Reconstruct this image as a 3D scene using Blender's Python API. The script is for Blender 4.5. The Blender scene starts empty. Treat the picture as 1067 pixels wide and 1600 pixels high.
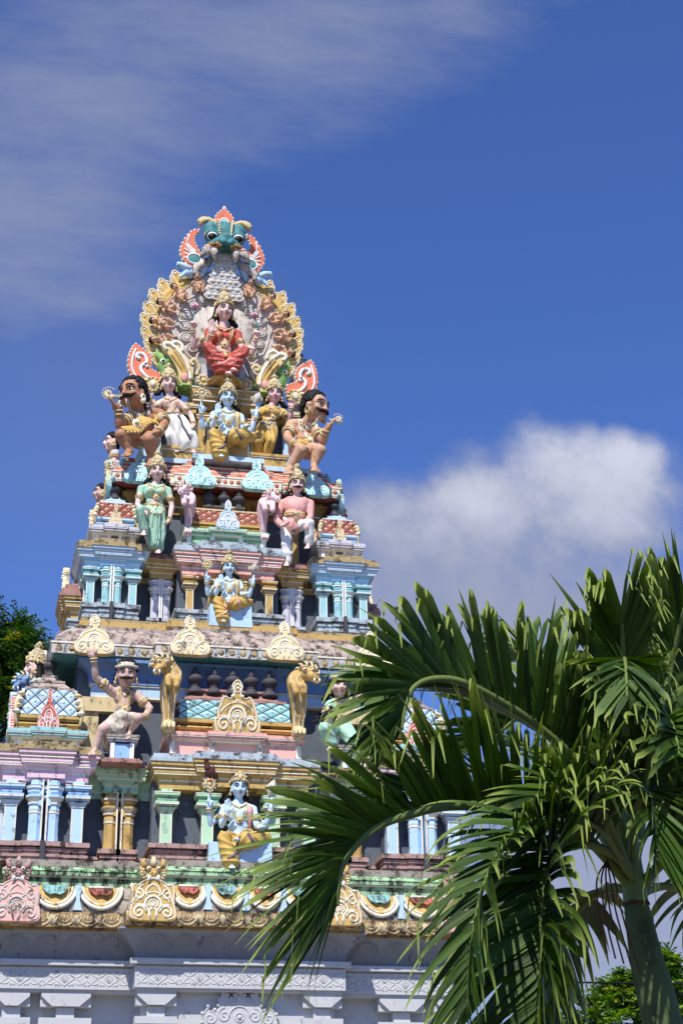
import bpy, bmesh, math, random
from mathutils import Vector, Matrix, Quaternion, Euler, noise as mnoise
from mathutils.bvhtree import BVHTree
from math import sin, cos, pi, radians, sqrt, atan2, tan
random.seed(7)
scene = bpy.context.scene
COL = scene.collection
V = Vector

# ------------------------------------------------------------------ materials
def lin(c):
    c = c.lstrip('#')
    v = [int(c[i:i+2], 16)/255 for i in (0, 2, 4)]
    return [x/12.92 if x <= .04045 else ((x+.055)/1.055)**2.4 for x in v]
MATS = {}
def N(nt, t, **kw):
    n = nt.nodes.new(t)
    for k, v in kw.items():
        if k in n.inputs.keys(): n.inputs[k].default_value = v
        else: setattr(n, k, v)
    return n
def paint(name, hexc, dirt=.35, rough=.62, var=.12, bump=.25, chip=0., chipc='#b9b0a0', dirtc='#2d2822', streak=.6, scale=1., spec=.35, speckle=None, carve=0, carvescale=20):
    """painted plaster: colour drift, grime stains that run down, chips of bare plaster, fine relief"""
    m = bpy.data.materials.new(name); m.use_nodes = True
    nt = m.node_tree; L = nt.links; b = nt.nodes['Principled BSDF']
    geo = N(nt, 'ShaderNodeNewGeometry')
    base = lin(hexc); g_ = .3*base[0]+.59*base[1]+.11*base[2]; base = [c*.84+g_*.16 for c in base]; dirt = min(.85, dirt*1.38)
    n1 = N(nt, 'ShaderNodeTexNoise', Scale=6.*scale, Detail=5., Roughness=.6); L.new(geo.outputs['Position'], n1.inputs['Vector'])
    mix1 = N(nt, 'ShaderNodeMix', data_type='RGBA')
    mix1.inputs[6].default_value = [max(0, c*(1-var*1.5)) for c in base]+[1]; mix1.inputs[7].default_value = [min(1, c*(1+var)) for c in base]+[1]
    L.new(n1.outputs['Fac'], mix1.inputs[0])
    out = mix1.outputs[2]
    if chip > 0:
        nc = N(nt, 'ShaderNodeTexNoise', Scale=17.*scale, Detail=6., Roughness=.7); L.new(geo.outputs['Position'], nc.inputs['Vector'])
        rc = N(nt, 'ShaderNodeValToRGB'); rc.color_ramp.elements[0].position = .66-chip*.25; rc.color_ramp.elements[1].position = .69-chip*.22
        L.new(nc.outputs['Fac'], rc.inputs[0])
        mc = N(nt, 'ShaderNodeMix', data_type='RGBA'); mc.inputs[7].default_value = lin(chipc)+[1]
        L.new(rc.outputs[0], mc.inputs[0]); L.new(out, mc.inputs[6]); out = mc.outputs[2]
    if dirt > 0:
        mp = N(nt, 'ShaderNodeMapping'); mp.inputs['Scale'].default_value = (9*scale, 9*scale, 9*scale*(1-streak)+.8)
        L.new(geo.outputs['Position'], mp.inputs[0])
        nd = N(nt, 'ShaderNodeTexNoise', Scale=1., Detail=7., Roughness=.68); L.new(mp.outputs[0], nd.inputs['Vector'])
        nd2 = N(nt, 'ShaderNodeTexNoise', Scale=34.*scale, Detail=4., Roughness=.7); L.new(geo.outputs['Position'], nd2.inputs['Vector'])
        ad = N(nt, 'ShaderNodeMath', operation='MULTIPLY_ADD'); ad.inputs[1].default_value = .35
        L.new(nd2.outputs['Fac'], ad.inputs[0]); L.new(nd.outputs['Fac'], ad.inputs[2])
        rd = N(nt, 'ShaderNodeValToRGB'); rd.color_ramp.elements[0].position = .83-dirt*.25; rd.color_ramp.elements[1].position = .95-dirt*.22
        rd.color_ramp.elements[1].color = (min(.95, .4+dirt*.8),)*3+(1,)
        L.new(ad.outputs[0], rd.inputs[0])
        md = N(nt, 'ShaderNodeMix', data_type='RGBA'); md.inputs[7].default_value = lin(dirtc)+[1]
        L.new(rd.outputs[0], md.inputs[0]); L.new(out, md.inputs[6]); out = md.outputs[2]
    if speckle:
        ns = N(nt, 'ShaderNodeTexNoise', Scale=160., Detail=2., Roughness=.6); L.new(geo.outputs['Position'], ns.inputs['Vector'])
        rs = N(nt, 'ShaderNodeValToRGB'); rs.color_ramp.elements[0].position = .6; rs.color_ramp.elements[1].position = .72
        L.new(ns.outputs['Fac'], rs.inputs[0])
        ms = N(nt, 'ShaderNodeMix', data_type='RGBA'); ms.inputs[7].default_value = lin(speckle)+[1]
        L.new(rs.outputs[0], ms.inputs[0]); L.new(out, ms.inputs[6]); out = ms.outputs[2]
    L.new(out, b.inputs['Base Color'])
    b.inputs['Roughness'].default_value = min(.9, rough+.13)
    b.inputs['Specular IOR Level'].default_value = spec*.65
    if bump > 0:
        nb = N(nt, 'ShaderNodeTexNoise', Scale=60.*scale, Detail=5., Roughness=.65); L.new(geo.outputs['Position'], nb.inputs['Vector'])
        bp = N(nt, 'ShaderNodeBump', Strength=bump, Distance=.012); L.new(nb.outputs['Fac'], bp.inputs['Height'])
        last = bp
        if carve > 0:
            vo = N(nt, 'ShaderNodeTexVoronoi', Scale=float(carvescale)); L.new(geo.outputs['Position'], vo.inputs['Vector'])
            b2 = N(nt, 'ShaderNodeBump', Strength=carve, Distance=.02); L.new(vo.outputs['Distance'], b2.inputs['Height']); b2.invert = True
            L.new(bp.outputs[0], b2.inputs['Normal']); last = b2
        L.new(last.outputs[0], b.inputs['Normal'])
    MATS[name] = m
    return m
def leafmat(name, c1, c2, tipc=None, trans=.35, rough=.38, spec=.5):
    """leaf: two-sided, slightly glossy, some light comes through; colour drifts leaf by leaf; paler towards the tip (UV)"""
    m = bpy.data.materials.new(name); m.use_nodes = True
    nt = m.node_tree; L = nt.links; b = nt.nodes['Principled BSDF']
    geo = N(nt, 'ShaderNodeNewGeometry')
    mix = N(nt, 'ShaderNodeMix', data_type='RGBA'); mix.inputs[6].default_value = lin(c1)+[1]; mix.inputs[7].default_value = lin(c2)+[1]
    L.new(geo.outputs['Random Per Island'], mix.inputs[0]); out = mix.outputs[2]
    if tipc:
        uv = N(nt, 'ShaderNodeUVMap'); sp = N(nt, 'ShaderNodeSeparateXYZ'); L.new(uv.outputs[0], sp.inputs[0])
        r = N(nt, 'ShaderNodeValToRGB'); r.color_ramp.elements[0].position = .62; r.color_ramp.elements[1].position = .9
        r.color_ramp.elements[1].color = (.75, .75, .75, 1)
        L.new(sp.outputs[1], r.inputs[0])
        m2 = N(nt, 'ShaderNodeMix', data_type='RGBA'); m2.inputs[7].default_value = lin(tipc)+[1]
        L.new(r.outputs[0], m2.inputs[0]); L.new(out, m2.inputs[6]); out = m2.outputs[2]
        wv = N(nt, 'ShaderNodeTexWave', Scale=5.); wv.bands_direction = 'X'; L.new(uv.outputs[0], wv.inputs['Vector'])
        bp = N(nt, 'ShaderNodeBump', Strength=.25, Distance=.004); L.new(wv.outputs['Fac'], bp.inputs['Height']); L.new(bp.outputs[0], b.inputs['Normal'])
    L.new(out, b.inputs['Base Color']); b.inputs['Roughness'].default_value = rough; b.inputs['Specular IOR Level'].default_value = spec
    tr = N(nt, 'ShaderNodeBsdfTranslucent')
    hs = N(nt, 'ShaderNodeHueSaturation', Saturation=1.15, Value=1.6); L.new(out, hs.inputs['Color']); L.new(hs.outputs[0], tr.inputs['Color'])
    ms = N(nt, 'ShaderNodeMixShader'); ms.inputs[0].default_value = trans
    L.new(b.outputs[0], ms.inputs[1]); L.new(tr.outputs[0], ms.inputs[2])
    L.new(ms.outputs[0], nt.nodes['Material Output'].inputs['Surface'])
    MATS[name] = m
    return m

P = paint
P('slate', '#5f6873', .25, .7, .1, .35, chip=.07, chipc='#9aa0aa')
P('cream', '#eee5cb', .34, .6, .08, .2, dirtc='#4a4034')
P('white', '#f0efe8', .22, .6, .05, .2, dirtc='#5a5248')
P('ochre', '#cca550', .34, .55, .14, .25, chip=.06, chipc='#cfc09a')
P('ochredark', '#a87c28', .45, .6, .14, .3)
P('sand', '#dcc68e', .34, .62, .1, .3, dirtc='#4c4132')
P('skyblue', '#b4d8f6', .24, .5, .06, .15, chip=.03, chipc='#d8d8d8')
P('blue', '#92c0ec', .26, .5, .08, .2)
P('deepblue', '#6a90be', .3, .55, .12, .2)
P('paleblue', '#bcdcf2', .3, .55, .08, .2, chip=.08, chipc='#cfc7bb')
P('teal', '#98d2d4', .3, .5, .1, .2, chip=.05, chipc='#d4cfc2')
P('turq', '#9fdce0', .34, .5, .06, .2)
P('turqlight', '#d2f0f0', .3, .5, .06, .2)
P('tealdark', '#3f8c8f', .35, .5, .12, .2)
P('pink', '#ebc0ce', .32, .5, .07, .2, chip=.05, chipc='#d8cfc8')
P('coral', '#efb0a0', .32, .55, .08, .2, chip=.06, chipc='#d8c8bc')
P('rosebrown', '#b99388', .5, .65, .15, .35, chip=.12, chipc='#8d8176')
P('lavender', '#d0cdda', .38, .6, .08, .25, chip=.08, chipc='#8d857c')
P('green', '#b2dcb2', .36, .55, .08, .2, chip=.05, chipc='#cfcabc')
P('mossgreen', '#a3d09a', .62, .7, .12, .35, chip=.12, chipc='#8a8474', dirtc='#26231b')
P('greenbase', '#8cc890', .3, .55, .1, .2)
P('weath', '#aa9f8f', .5, .8, .22, .6, chip=.14, chipc='#c7b8a0', dirtc='#39332b', streak=.2)
P('weathgold', '#b8a06c', .5, .8, .24, .6, chip=.14, chipc='#a79d8c', dirtc='#39332b', streak=.2)
P('weathred', '#b98577', .42, .8, .22, .6, chip=.22, chipc='#a39485', dirtc='#39332b', streak=.2)
P('weathblue', '#b4c4cc', .48, .8, .2, .55, chip=.28, chipc='#a79a8a', dirtc='#3d362e', streak=.2)
P('weathpink', '#b8a597', .55, .8, .2, .6, chip=.25, chipc='#a3948a', dirtc='#433a33', streak=.3)
P('shell', '#cfc6ba', .28, .7, .08, .4, dirtc='#6a6052')
P('discteal', '#7fb9b6', .6, .6, .14, .3, chip=.2, chipc='#a39c8c')
P('discred', '#c2614c', .6, .6, .14, .3, chip=.2, chipc='#c8bcae')
P('terra', '#d07a5c', .4, .6, .16, .3, chip=.14, chipc='#d6c8b4')
P('terradark', '#a84c38', .3, .6, .16, .3)
P('orange', '#ea7448', .22, .5, .1, .2)
P('redleaf', '#d8583e', .25, .5, .1, .2)
P('charcoal', '#4c4a50', .3, .55, .15, .3)
P('plaster', '#d0c6b8', .44, .75, .12, .5, chip=.1, chipc='#aaa092', dirtc='#554b40')
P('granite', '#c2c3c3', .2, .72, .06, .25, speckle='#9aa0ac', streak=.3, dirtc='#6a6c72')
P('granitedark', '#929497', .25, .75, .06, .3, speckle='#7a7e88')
P('concrete', '#99948a', .4, .85, .15, .5)
# statue paints
P('skinblue', '#c2e2f6', .24, .45, .05, .12, chip=.03, chipc='#e0dcd4')
P('skinpink', '#eac2b4', .2, .45, .06, .12, chip=.02, chipc='#e6dccf')
P('skinrose', '#e8b4b0', .2, .45, .06, .12)
P('skinbrown', '#ba8058', .26, .4, .12, .15)
P('ochrefaded', '#b9965c', .6, .7, .18, .35, chip=.12, chipc='#b9ab92', dirtc='#40362a')
P('sandfaded', '#cbb98e', .55, .7, .15, .35, dirtc='#40362a')
P('cherub', '#e0aa84', .3, .45, .08, .15)
P('skintan', '#cf9c76', .3, .45, .1, .15, dirtc='#503426')
P('skindust', '#d8b2a0', .38, .55, .1, .2, dirtc='#5a4436')
P('hairblack', '#1d1b1d', .0, .5, .2, .3, carve=.5, carvescale=45)
P('black', '#0d0c0d', 0, .35, 0, 0)
P('eyewhite', '#f2f0ea', 0, .35, .03, 0)
P('lipred', '#c2595a', 0, .4, .05, 0)
P('crowngold', '#d8c594', .42, .5, .14, .2, chip=.08, chipc='#d9d2c0', dirtc='#453826', carve=.8, carvescale=42)
P('goldleaf', '#dfc27c', .3, .5, .12, .2, chip=.1, chipc='#e0d6bc')
P('clothgold', '#d4a93a', .26, .45, .12, .15, dirtc='#5a4114', chip=.03, chipc='#e5d8b0')
P('clothred', '#c64a32', .2, .45, .12, .15, chip=.12, chipc='#e8c8ba')
P('clothwhite', '#efeee8', .24, .5, .05, .15, dirtc='#8a8276')
P('clothgreen', '#a6d6b6', .28, .5, .08, .15, dirtc='#5a6a58')
P('clothpink', '#e5a197', .22, .5, .06, .15)
P('clothdust', '#cfc4ae', .5, .6, .1, .3, dirtc='#6e6150')
P('stripe', '#6a6270', .2, .5, .1, .1)
P('animalpink', '#f0cccc', .3, .5, .1, .2, chip=.12, chipc='#d29aa0')
P('animalgreen', '#7dae4c', .2, .45, .1, .15)
P('lotuspink', '#d9a0b4', .15, .5, .1, .1)
P('birdbrown', '#6b3f35', 0, .6, .25, .2)
P('birdblack', '#1e1f24', 0, .5, .25, .2)
P('beak', '#3a3230', 0, .5, .1, 0)
P('earth', '#6f6552', .4, .9, .2, .6)
P('paving', '#a39c90', .4, .85, .12, .4)
P('bark', '#6a6048', .5, .85, .2, .8)
P('palmtrunk', '#526739', .4, .6, .2, .3, dirtc='#39402a', scale=.8)
P('shaft', '#6f8a46', .2, .42, .14, .15, dirtc='#4a4028', scale=.8)
P('rachis', '#66782e', .1, .45, .12, .1)
P('strand', '#6a4030', .1, .8, .2, .2)
P('cablemat', '#121314', 0, .6, 0, 0)
leafmat('palmleaf', '#22390d', '#446219', '#9bab52', .18, .45, .26)
leafmat('treeleaf', '#233d15', '#466828', None, .3, .5, .3)
leafmat('treeleaf_bright', '#42661e', '#86a63a', None, .35, .5, .3)
leafmat('treeleaf_yellow', '#6e7a2c', '#a39a3c', None, .35, .5, .3)

# ------------------------------------------------------------------ mesh building
class MB:
    def __init__(s): s.v = []; s.f = []; s.m = []; s.sm = []; s.uv = None
    def add(s, vs, fs, m, smooth=False, X=None):
        o = len(s.v)
        if X is None: s.v.extend(tuple(p) for p in vs)
        else: s.v.extend(tuple(X @ V(p)) for p in vs)
        s.f.extend([tuple(i+o for i in f) for f in fs])
        if isinstance(m, list): s.m.extend(m)
        else: s.m.extend([m]*len(fs))
        s.sm.extend([smooth]*len(fs))
    def box(s, x0, x1, y0, y1, z0, z1, m, X=None):
        vs = [(x0,y0,z0),(x1,y0,z0),(x1,y1,z0),(x0,y1,z0),(x0,y0,z1),(x1,y0,z1),(x1,y1,z1),(x0,y1,z1)]
        s.add(vs, [(0,3,2,1),(4,5,6,7),(0,1,5,4),(1,2,6,5),(2,3,7,6),(3,0,4,7)], m, False, X)
    def cbox(s, x, y, z0, hx, hy, h, m): s.box(x-hx, x+hx, y-hy, y+hy, z0, z0+h, m)
    def poly(s, pts, y0, y1, m, mside=None, X=None):
        """outline in x,z pushed from y0 (front) to y1 (back)"""
        n = len(pts)
        vs = [(p[0], y0, p[1]) for p in pts]+[(p[0], y1, p[1]) for p in pts]
        a = sum(pts[i][0]*pts[(i+1)%n][1]-pts[(i+1)%n][0]*pts[i][1] for i in range(n))
        fr = tuple(range(n)); bk = tuple(range(2*n-1, n-1, -1))
        sd = [(i, (i+n), (i+1)%n+n, (i+1)%n) for i in range(n)]
        if a < 0: fr = fr[::-1]; bk = bk[::-1]; sd = [q[::-1] for q in sd]
        s.add(vs, [fr, bk]+sd, [m, m]+[mside or m]*n, False, X)
    def lathe(s, prof, m, c=(0,0,0), n=16, smooth=True, X=None, phase=0., sx=1., sy=1.):
        """prof: (r,z[,mat])"""
        vs = []; fs = []; ms = []
        for r, z, *_ in prof:
            for k in range(n):
                a = 2*pi*k/n+phase; vs.append((c[0]+r*cos(a)*sx, c[1]+r*sin(a)*sy, c[2]+z))
        for i in range(len(prof)-1):
            mm = prof[i+1][2] if len(prof[i+1]) > 2 else m
            for k in range(n):
                fs.append((i*n+k, i*n+(k+1)%n, (i+1)*n+(k+1)%n, (i+1)*n+k)); ms.append(mm)
        fs.append(tuple(range(n-1, -1, -1))); ms.append(m)
        fs.append(tuple((len(prof)-1)*n+k for k in range(n))); ms.append(m)
        s.add(vs, fs, ms, smooth, X)
    def ell(s, c, r, m, n=12, k=8, X=None, R=None):
        vs = []; fs = []
        if not hasattr(r, '__len__'): r = (r, r, r)
        c = V(c)
        def pt(p):
            p = V((p[0]*r[0], p[1]*r[1], p[2]*r[2]))
            if R is not None: p = R @ p
            return c+p
        vs.append(pt((0,0,-1)))
        for i in range(1, k):
            t = -pi/2+pi*i/k
            for j in range(n): vs.append(pt((cos(t)*cos(2*pi*j/n), cos(t)*sin(2*pi*j/n), sin(t))))
        vs.append(pt((0,0,1)))
        for j in range(n): fs.append((0, 1+(j+1)%n, 1+j))
        for i in range(k-2):
            for j in range(n): fs.append((1+i*n+j, 1+i*n+(j+1)%n, 1+(i+1)*n+(j+1)%n, 1+(i+1)*n+j))
        t = len(vs)-1
        for j in range(n): fs.append((t, 1+(k-2)*n+j, 1+(k-2)*n+(j+1)%n))
        s.add(vs, fs, m, True, X)
    def tube(s, pts, r, m, n=6, close=False, X=None, flat=1., caps=True, up=None):
        """tube along a path; r a number or one radius per point"""
        pts = [V(p) for p in pts]; c = len(pts)
        if c < 2: return
        rr = r if hasattr(r, '__len__') else [r]*c
        vs = []; fs = []
        prev = None
        for i in range(c):
            if close: t = pts[(i+1)%c]-pts[i-1]
            else: t = pts[min(i+1, c-1)]-pts[max(i-1, 0)]
            if t.length < 1e-9: t = V((0,0,1))
            t.normalize()
            if prev is None:
                a = V(up) if up else (V((0,1,0)) if abs(t.y) < .9 else V((1,0,0)))
            else: a = prev
            a = a-t*a.dot(t)
            if a.length < 1e-6: a = t.orthogonal()
            a.normalize(); prev = a
            b = t.cross(a)
            for k in range(n):
                q = 2*pi*k/n
                vs.append(pts[i]+a*cos(q)*rr[i]*flat+b*sin(q)*rr[i])
        for i in range(c if close else c-1):
            j = (i+1)%c
            for k in range(n): fs.append((i*n+k, i*n+(k+1)%n, j*n+(k+1)%n, j*n+k))
        if caps and not close:
            fs.append(tuple(range(n-1, -1, -1))); fs.append(tuple((c-1)*n+k for k in range(n)))
        s.add(vs, fs, m, True, X)
    def cap(s, a, ra, b, rb, m, n=10):
        """capsule with two radii, closed"""
        a = V(a); b = V(b); d = b-a; L = d.length
        if L < 1e-6: s.ell(a, ra, m, n, 6); return
        d.normalize(); pts = []; rs = []
        for t in (0, .2, .5, .8, 1.): pts.append(a-d*ra*cos(t*pi/2)*.999); rs.append(max(ra*sin(t*pi/2), ra*.03))
        for t in (1., .8, .5, .2, 0): pts.append(b+d*rb*cos(t*pi/2)*.999); rs.append(max(rb*sin(t*pi/2), rb*.03))
        s.tube(pts, rs, m, n)
    def chain(s, pts, m, n=10):
        for (a, ra), (b, rb) in zip(pts, pts[1:]): s.cap(a, ra, b, rb, m, n)
    def strip(s, plan, prof, cap=True):
        """moulding: profile [(offset,z,mat)] run along a rectilinear open plan (back left -> front -> back right)"""
        n = len(plan); rings = []
        def offs(o):
            out = []
            for i in range(n):
                ns = []
                if i > 0: d = (V(plan[i])-V(plan[i-1])).normalized(); ns.append(V((d.y, -d.x)))
                if i < n-1: d = (V(plan[i+1])-V(plan[i])).normalized(); ns.append(V((d.y, -d.x)))
                p = V(plan[i])
                if len(ns) == 1 or (ns[0]-ns[1]).length < .01: p = p+ns[0]*o
                else: p = p+(ns[0]+ns[1])*o
                out.append(p)
            return out
        vs = []; fs = []; ms = []
        for o, z, m in prof:
            vs += [(p.x, p.y, z) for p in offs(o)]
        for i in range(len(prof)-1):
            for k in range(n-1):
                fs.append((i*n+k, i*n+k+1, (i+1)*n+k+1, (i+1)*n+k)); ms.append(prof[i+1][2])
        if cap:
            fs.append(tuple(range(n-1, -1, -1))); ms.append(prof[0][2])
            t = (len(prof)-1)*n; fs.append(tuple(t+k for k in range(n))); ms.append(prof[-1][2])
        s.add(vs, fs, ms)
    def build(s, name, parent=None, loc=(0,0,0), rot=(0,0,0), uvs=None, **props):
        me = bpy.data.meshes.new(name)
        me.from_pydata(s.v, [], s.f)
        names = []
        for m in s.m:
            if m not in names: names.append(m)
        for m in names: me.materials.append(MATS[m])
        ix = {m: i for i, m in enumerate(names)}
        me.polygons.foreach_set('material_index', [ix[m] for m in s.m])
        me.polygons.foreach_set('use_smooth', s.sm)
        if s.uv is not None:
            l = me.uv_layers.new(name='UVMap')
            data = []
            for f in s.f:
                for i in f: data += s.uv[i]
            l.data.foreach_set('uv', data)
        me.update()
        o = bpy.data.objects.new(name, me); COL.objects.link(o)
        o.location = loc; o.rotation_euler = rot
        if parent: o.parent = parent
        for k, v in props.items(): o[k] = v
        return o
    def remesh(s, name, mat, vox, parent=None, loc=(0,0,0), smooth=3, fold=None, fac=.5):
        """one continuous skin round everything collected so far"""
        me = bpy.data.meshes.new(name); me.from_pydata(s.v, [], s.f)
        o = bpy.data.objects.new(name, me); COL.objects.link(o)
        r = o.modifiers.new('r', 'REMESH'); r.mode = 'VOXEL'; r.voxel_size = vox; r.use_smooth_shade = True
        if smooth:
            q = o.modifiers.new('s', 'SMOOTH'); q.factor = fac; q.iterations = smooth
        dg = bpy.context.evaluated_depsgraph_get(); dg.update()
        nm = bpy.data.meshes.new_from_object(o.evaluated_get(dg))
        o.modifiers.clear(); o.data = nm; bpy.data.meshes.remove(me)
        nm.name = name
        if fold:
            no = [v.normal.copy() for v in nm.vertices]
            for v, nn in zip(nm.vertices, no): v.co += nn*fold(v.co, nn)
        nm.materials.clear(); nm.materials.append(MATS[mat])
        nm.polygons.foreach_set('use_smooth', [True]*len(nm.polygons)); nm.polygons.foreach_set('material_index', [0]*len(nm.polygons))
        nm.update()
        o.location = loc
        if parent: o.parent = parent
        return o
def empty(name, loc=(0,0,0), label=None, cat=None, group=None, kind=None, rz=0):
    o = bpy.data.objects.new(name, None); COL.objects.link(o); o.location = loc; o.rotation_euler = (0,0,rz); o.empty_display_size = .1
    tag(o, label, cat, group, kind); return o
def tag(o, label=None, cat=None, group=None, kind=None):
    for k, v in (('label', label), ('category', cat), ('group', group), ('kind', kind)):
        if v: o[k] = v
    return o
def copy_tree(o, parent=None, loc=None, rz=None, chmap=None):
    c = o.copy(); COL.objects.link(c)
    if parent is not None: c.parent = parent
    if loc is not None: c.location = loc
    if rz is not None: c.rotation_euler.z = rz
    for ch in list(o.children): copy_tree(ch, c)
    return c
def shift(o, parent=None, dx=0, dy=0, dz=0):
    return copy_tree(o, parent or o.parent, o.location+V((dx, dy, dz)))
# profile helpers --------------------------------------------------
def prof(z, items):
    """('v',h,o,mat) a vertical face, ('c',h,o0,o1,mat[,kind]) a sloped or curved one; steps join them"""
    out = []
    for it in items:
        if it[0] == 'v':
            _, h, o, m = it
            out.append((o, z, m)); z += h; out.append((o, z, m))
        else:
            _, h, o0, o1, m = it[:5]; kind = it[5] if len(it) > 5 else 'l'
            k = 1 if kind == 'l' else 6
            for i in range(k+1):
                t = i/k
                if kind == 'o': u = sin(t*pi/2)
                elif kind == 'i': u = 1-cos(t*pi/2)
                elif kind == 's': u = .5-.5*cos(t*pi)
                elif kind == 'b': u = sin(t*pi)       # bulge out and back
                else: u = t
                out.append((o0+(o1-o0)*u, z+h*t, m))
            z += h
    return out
def arc(cx, cz, r, a0, a1, n=14, rx=None):
    return [(cx+(rx or r)*cos(radians(a0+(a1-a0)*i/n)), cz+r*sin(radians(a0+(a1-a0)*i/n))) for i in range(n+1)]
def spiral(cx, cz, r, turns, a0=0, d=1, n=22, r1=.12):
    out = []
    for i in range(n+1):
        t = i/n; a = radians(a0)+d*turns*2*pi*t; q = r*(1-(1-r1)*t)
        out.append((cx+q*cos(a), cz+q*sin(a)))
    return out
def bez(p0, p1, p2, p3=None, n=10):
    out = []
    for i in range(n+1):
        t = i/n
        if p3 is None: out.append(tuple((1-t)**2*a+2*t*(1-t)*b+t*t*c for a, b, c in zip(p0, p1, p2)))
        else: out.append(tuple((1-t)**3*a+3*t*(1-t)**2*b+3*t*t*(1-t)*c+t**3*d for a, b, c, d in zip(p0, p1, p2, p3)))
    return out
def crv(ps, n=6):
    """Catmull-Rom through points of any size"""
    out = []; m = len(ps)
    for i in range(m-1):
        p0 = ps[max(i-1, 0)]; p1 = ps[i]; p2 = ps[i+1]; p3 = ps[min(i+2, m-1)]
        for k in range(n):
            t = k/n
            out.append(tuple(.5*(2*b+(c-a)*t+(2*a-5*b+4*c-d)*t*t+(3*b-a-3*c+d)*t**3) for a, b, c, d in zip(p0, p1, p2, p3)))
    out.append(tuple(ps[-1])); return out
# ------------------------------------------------------------------ camera, sun, sky
cam = bpy.data.cameras.new('camera'); camo = bpy.data.objects.new('camera', cam); COL.objects.link(camo); scene.camera = camo
cam.sensor_fit = 'VERTICAL'; cam.sensor_height = 36; cam.sensor_width = 24; cam.lens = 2600/1600*36; cam.clip_start = .1; cam.clip_end = 3000
PITCH, YAW, ROLL = .43636323, .2261403, -.02002543
f_ = V((sin(YAW)*cos(PITCH), cos(YAW)*cos(PITCH), sin(PITCH))); r0 = V((cos(YAW), -sin(YAW), 0)); u0 = r0.cross(f_)
r_ = cos(ROLL)*r0+sin(ROLL)*u0; u_ = -sin(ROLL)*r0+cos(ROLL)*u0
Mx = Matrix((r_, u_, -f_)).transposed().to_4x4(); CAMPOS = V((-3.1129474, -19.1393255, -3.0784851)); Mx.translation = CAMPOS
camo.matrix_world = Mx
def at(px, py, Y):
    """the point of plane y=Y that the photograph shows at pixel px,py"""
    d = f_+r_*((px-533.5)/2600)-u_*((py-800)/2600)
    return CAMPOS+d*((Y-CAMPOS.y)/d.y)
GROUND = -4.7
SUN_EL, SUN_AZ = 53, 24       # degrees above the horizon; degrees to the left of straight on to the facade
sd = V((-sin(radians(SUN_AZ))*cos(radians(SUN_EL)), -cos(radians(SUN_AZ))*cos(radians(SUN_EL)), sin(radians(SUN_EL))))
sun = bpy.data.lights.new('sun', 'SUN'); sun.energy = 5.0; sun.angle = radians(.53); sun.color = (1, .95, .87)
suno = bpy.data.objects.new('sun', sun); COL.objects.link(suno); suno.rotation_euler = sd.to_track_quat('Z', 'Y').to_euler(); suno.location = (-10, -20, 30)
w = bpy.data.worlds.new('World'); scene.world = w; w.use_nodes = True
nt = w.node_tree; L = nt.links; bg = nt.nodes['Background']
sky = N(nt, 'ShaderNodeTexSky', sky_type='NISHITA'); sky.sun_disc = False; sky.sun_elevation = radians(SUN_EL)
sky.sun_rotation = atan2(sd.x, sd.y); sky.altitude = 0; sky.air_density = 1.; sky.dust_density = .2; sky.ozone_density = 3.
bg.inputs['Strength'].default_value = .077
tc = N(nt, 'ShaderNodeTexCoord'); sep = N(nt, 'ShaderNodeSeparateXYZ'); L.new(tc.outputs['Generated'], sep.inputs[0])
def math(op, a, b=None, c=None, clamp=False):
    n = N(nt, 'ShaderNodeMath', operation=op); n.use_clamp = clamp
    for i, x in enumerate((a, b, c)):
        if x is None: continue
        if isinstance(x, (int, float)): n.inputs[i].default_value = x
        else: L.new(x, n.inputs[i])
    return n.outputs[0]
# the cloud deck, laid out on the sky by bearing and height: u = x/y, v = z/y
ay = math('MAXIMUM', sep.outputs[1], .05)
cu = math('DIVIDE', sep.outputs[0], ay); cv = math('DIVIDE', sep.outputs[2], ay)
def uv(px, py): p = at(px, py, CAMPOS.y+1)-CAMPOS; return p.x, p.z
comb = N(nt, 'ShaderNodeCombineXYZ'); L.new(cu, comb.inputs[0]); L.new(cv, comb.inputs[1])
def blob(c, rx, ry, rot=0):
    """soft elliptical region of the sky, 1 in the middle, 0 at the rim"""
    du = math('SUBTRACT', cu, c[0]); dv = math('SUBTRACT', cv, c[1]); cr, sr = cos(rot), sin(rot)
    a = math('MULTIPLY', math('ADD', math('MULTIPLY', du, cr), math('MULTIPLY', dv, sr)), 1/rx)
    b = math('MULTIPLY', math('SUBTRACT', math('MULTIPLY', dv, cr), math('MULTIPLY', du, sr)), 1/ry)
    return math('SUBTRACT', 1, math('ADD', math('MULTIPLY', a, a), math('MULTIPLY', b, b)), clamp=False)
def noise(scale, detail, rough, stretch=(1,1,1), rot=0, off=0):
    mp = N(nt, 'ShaderNodeMapping'); mp.inputs['Scale'].default_value = stretch; mp.inputs['Rotation'].default_value = (0,0,rot); mp.inputs['Location'].default_value = (off, off*.7, 0)
    L.new(comb.outputs[0], mp.inputs[0]); n = N(nt, 'ShaderNodeTexNoise', Scale=scale, Detail=detail, Roughness=rough); L.new(mp.outputs[0], n.inputs['Vector']); return n.outputs['Fac']
def ss(x, a, b):
    n = N(nt, 'ShaderNodeMapRange', interpolation_type='SMOOTHSTEP'); n.inputs[1].default_value = a; n.inputs[2].default_value = b; L.new(x, n.inputs[0]); return n.outputs[0]
nb = noise(9, 9, .6, off=3.1); nbig = noise(4, 4, .5, off=1.7)
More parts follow.
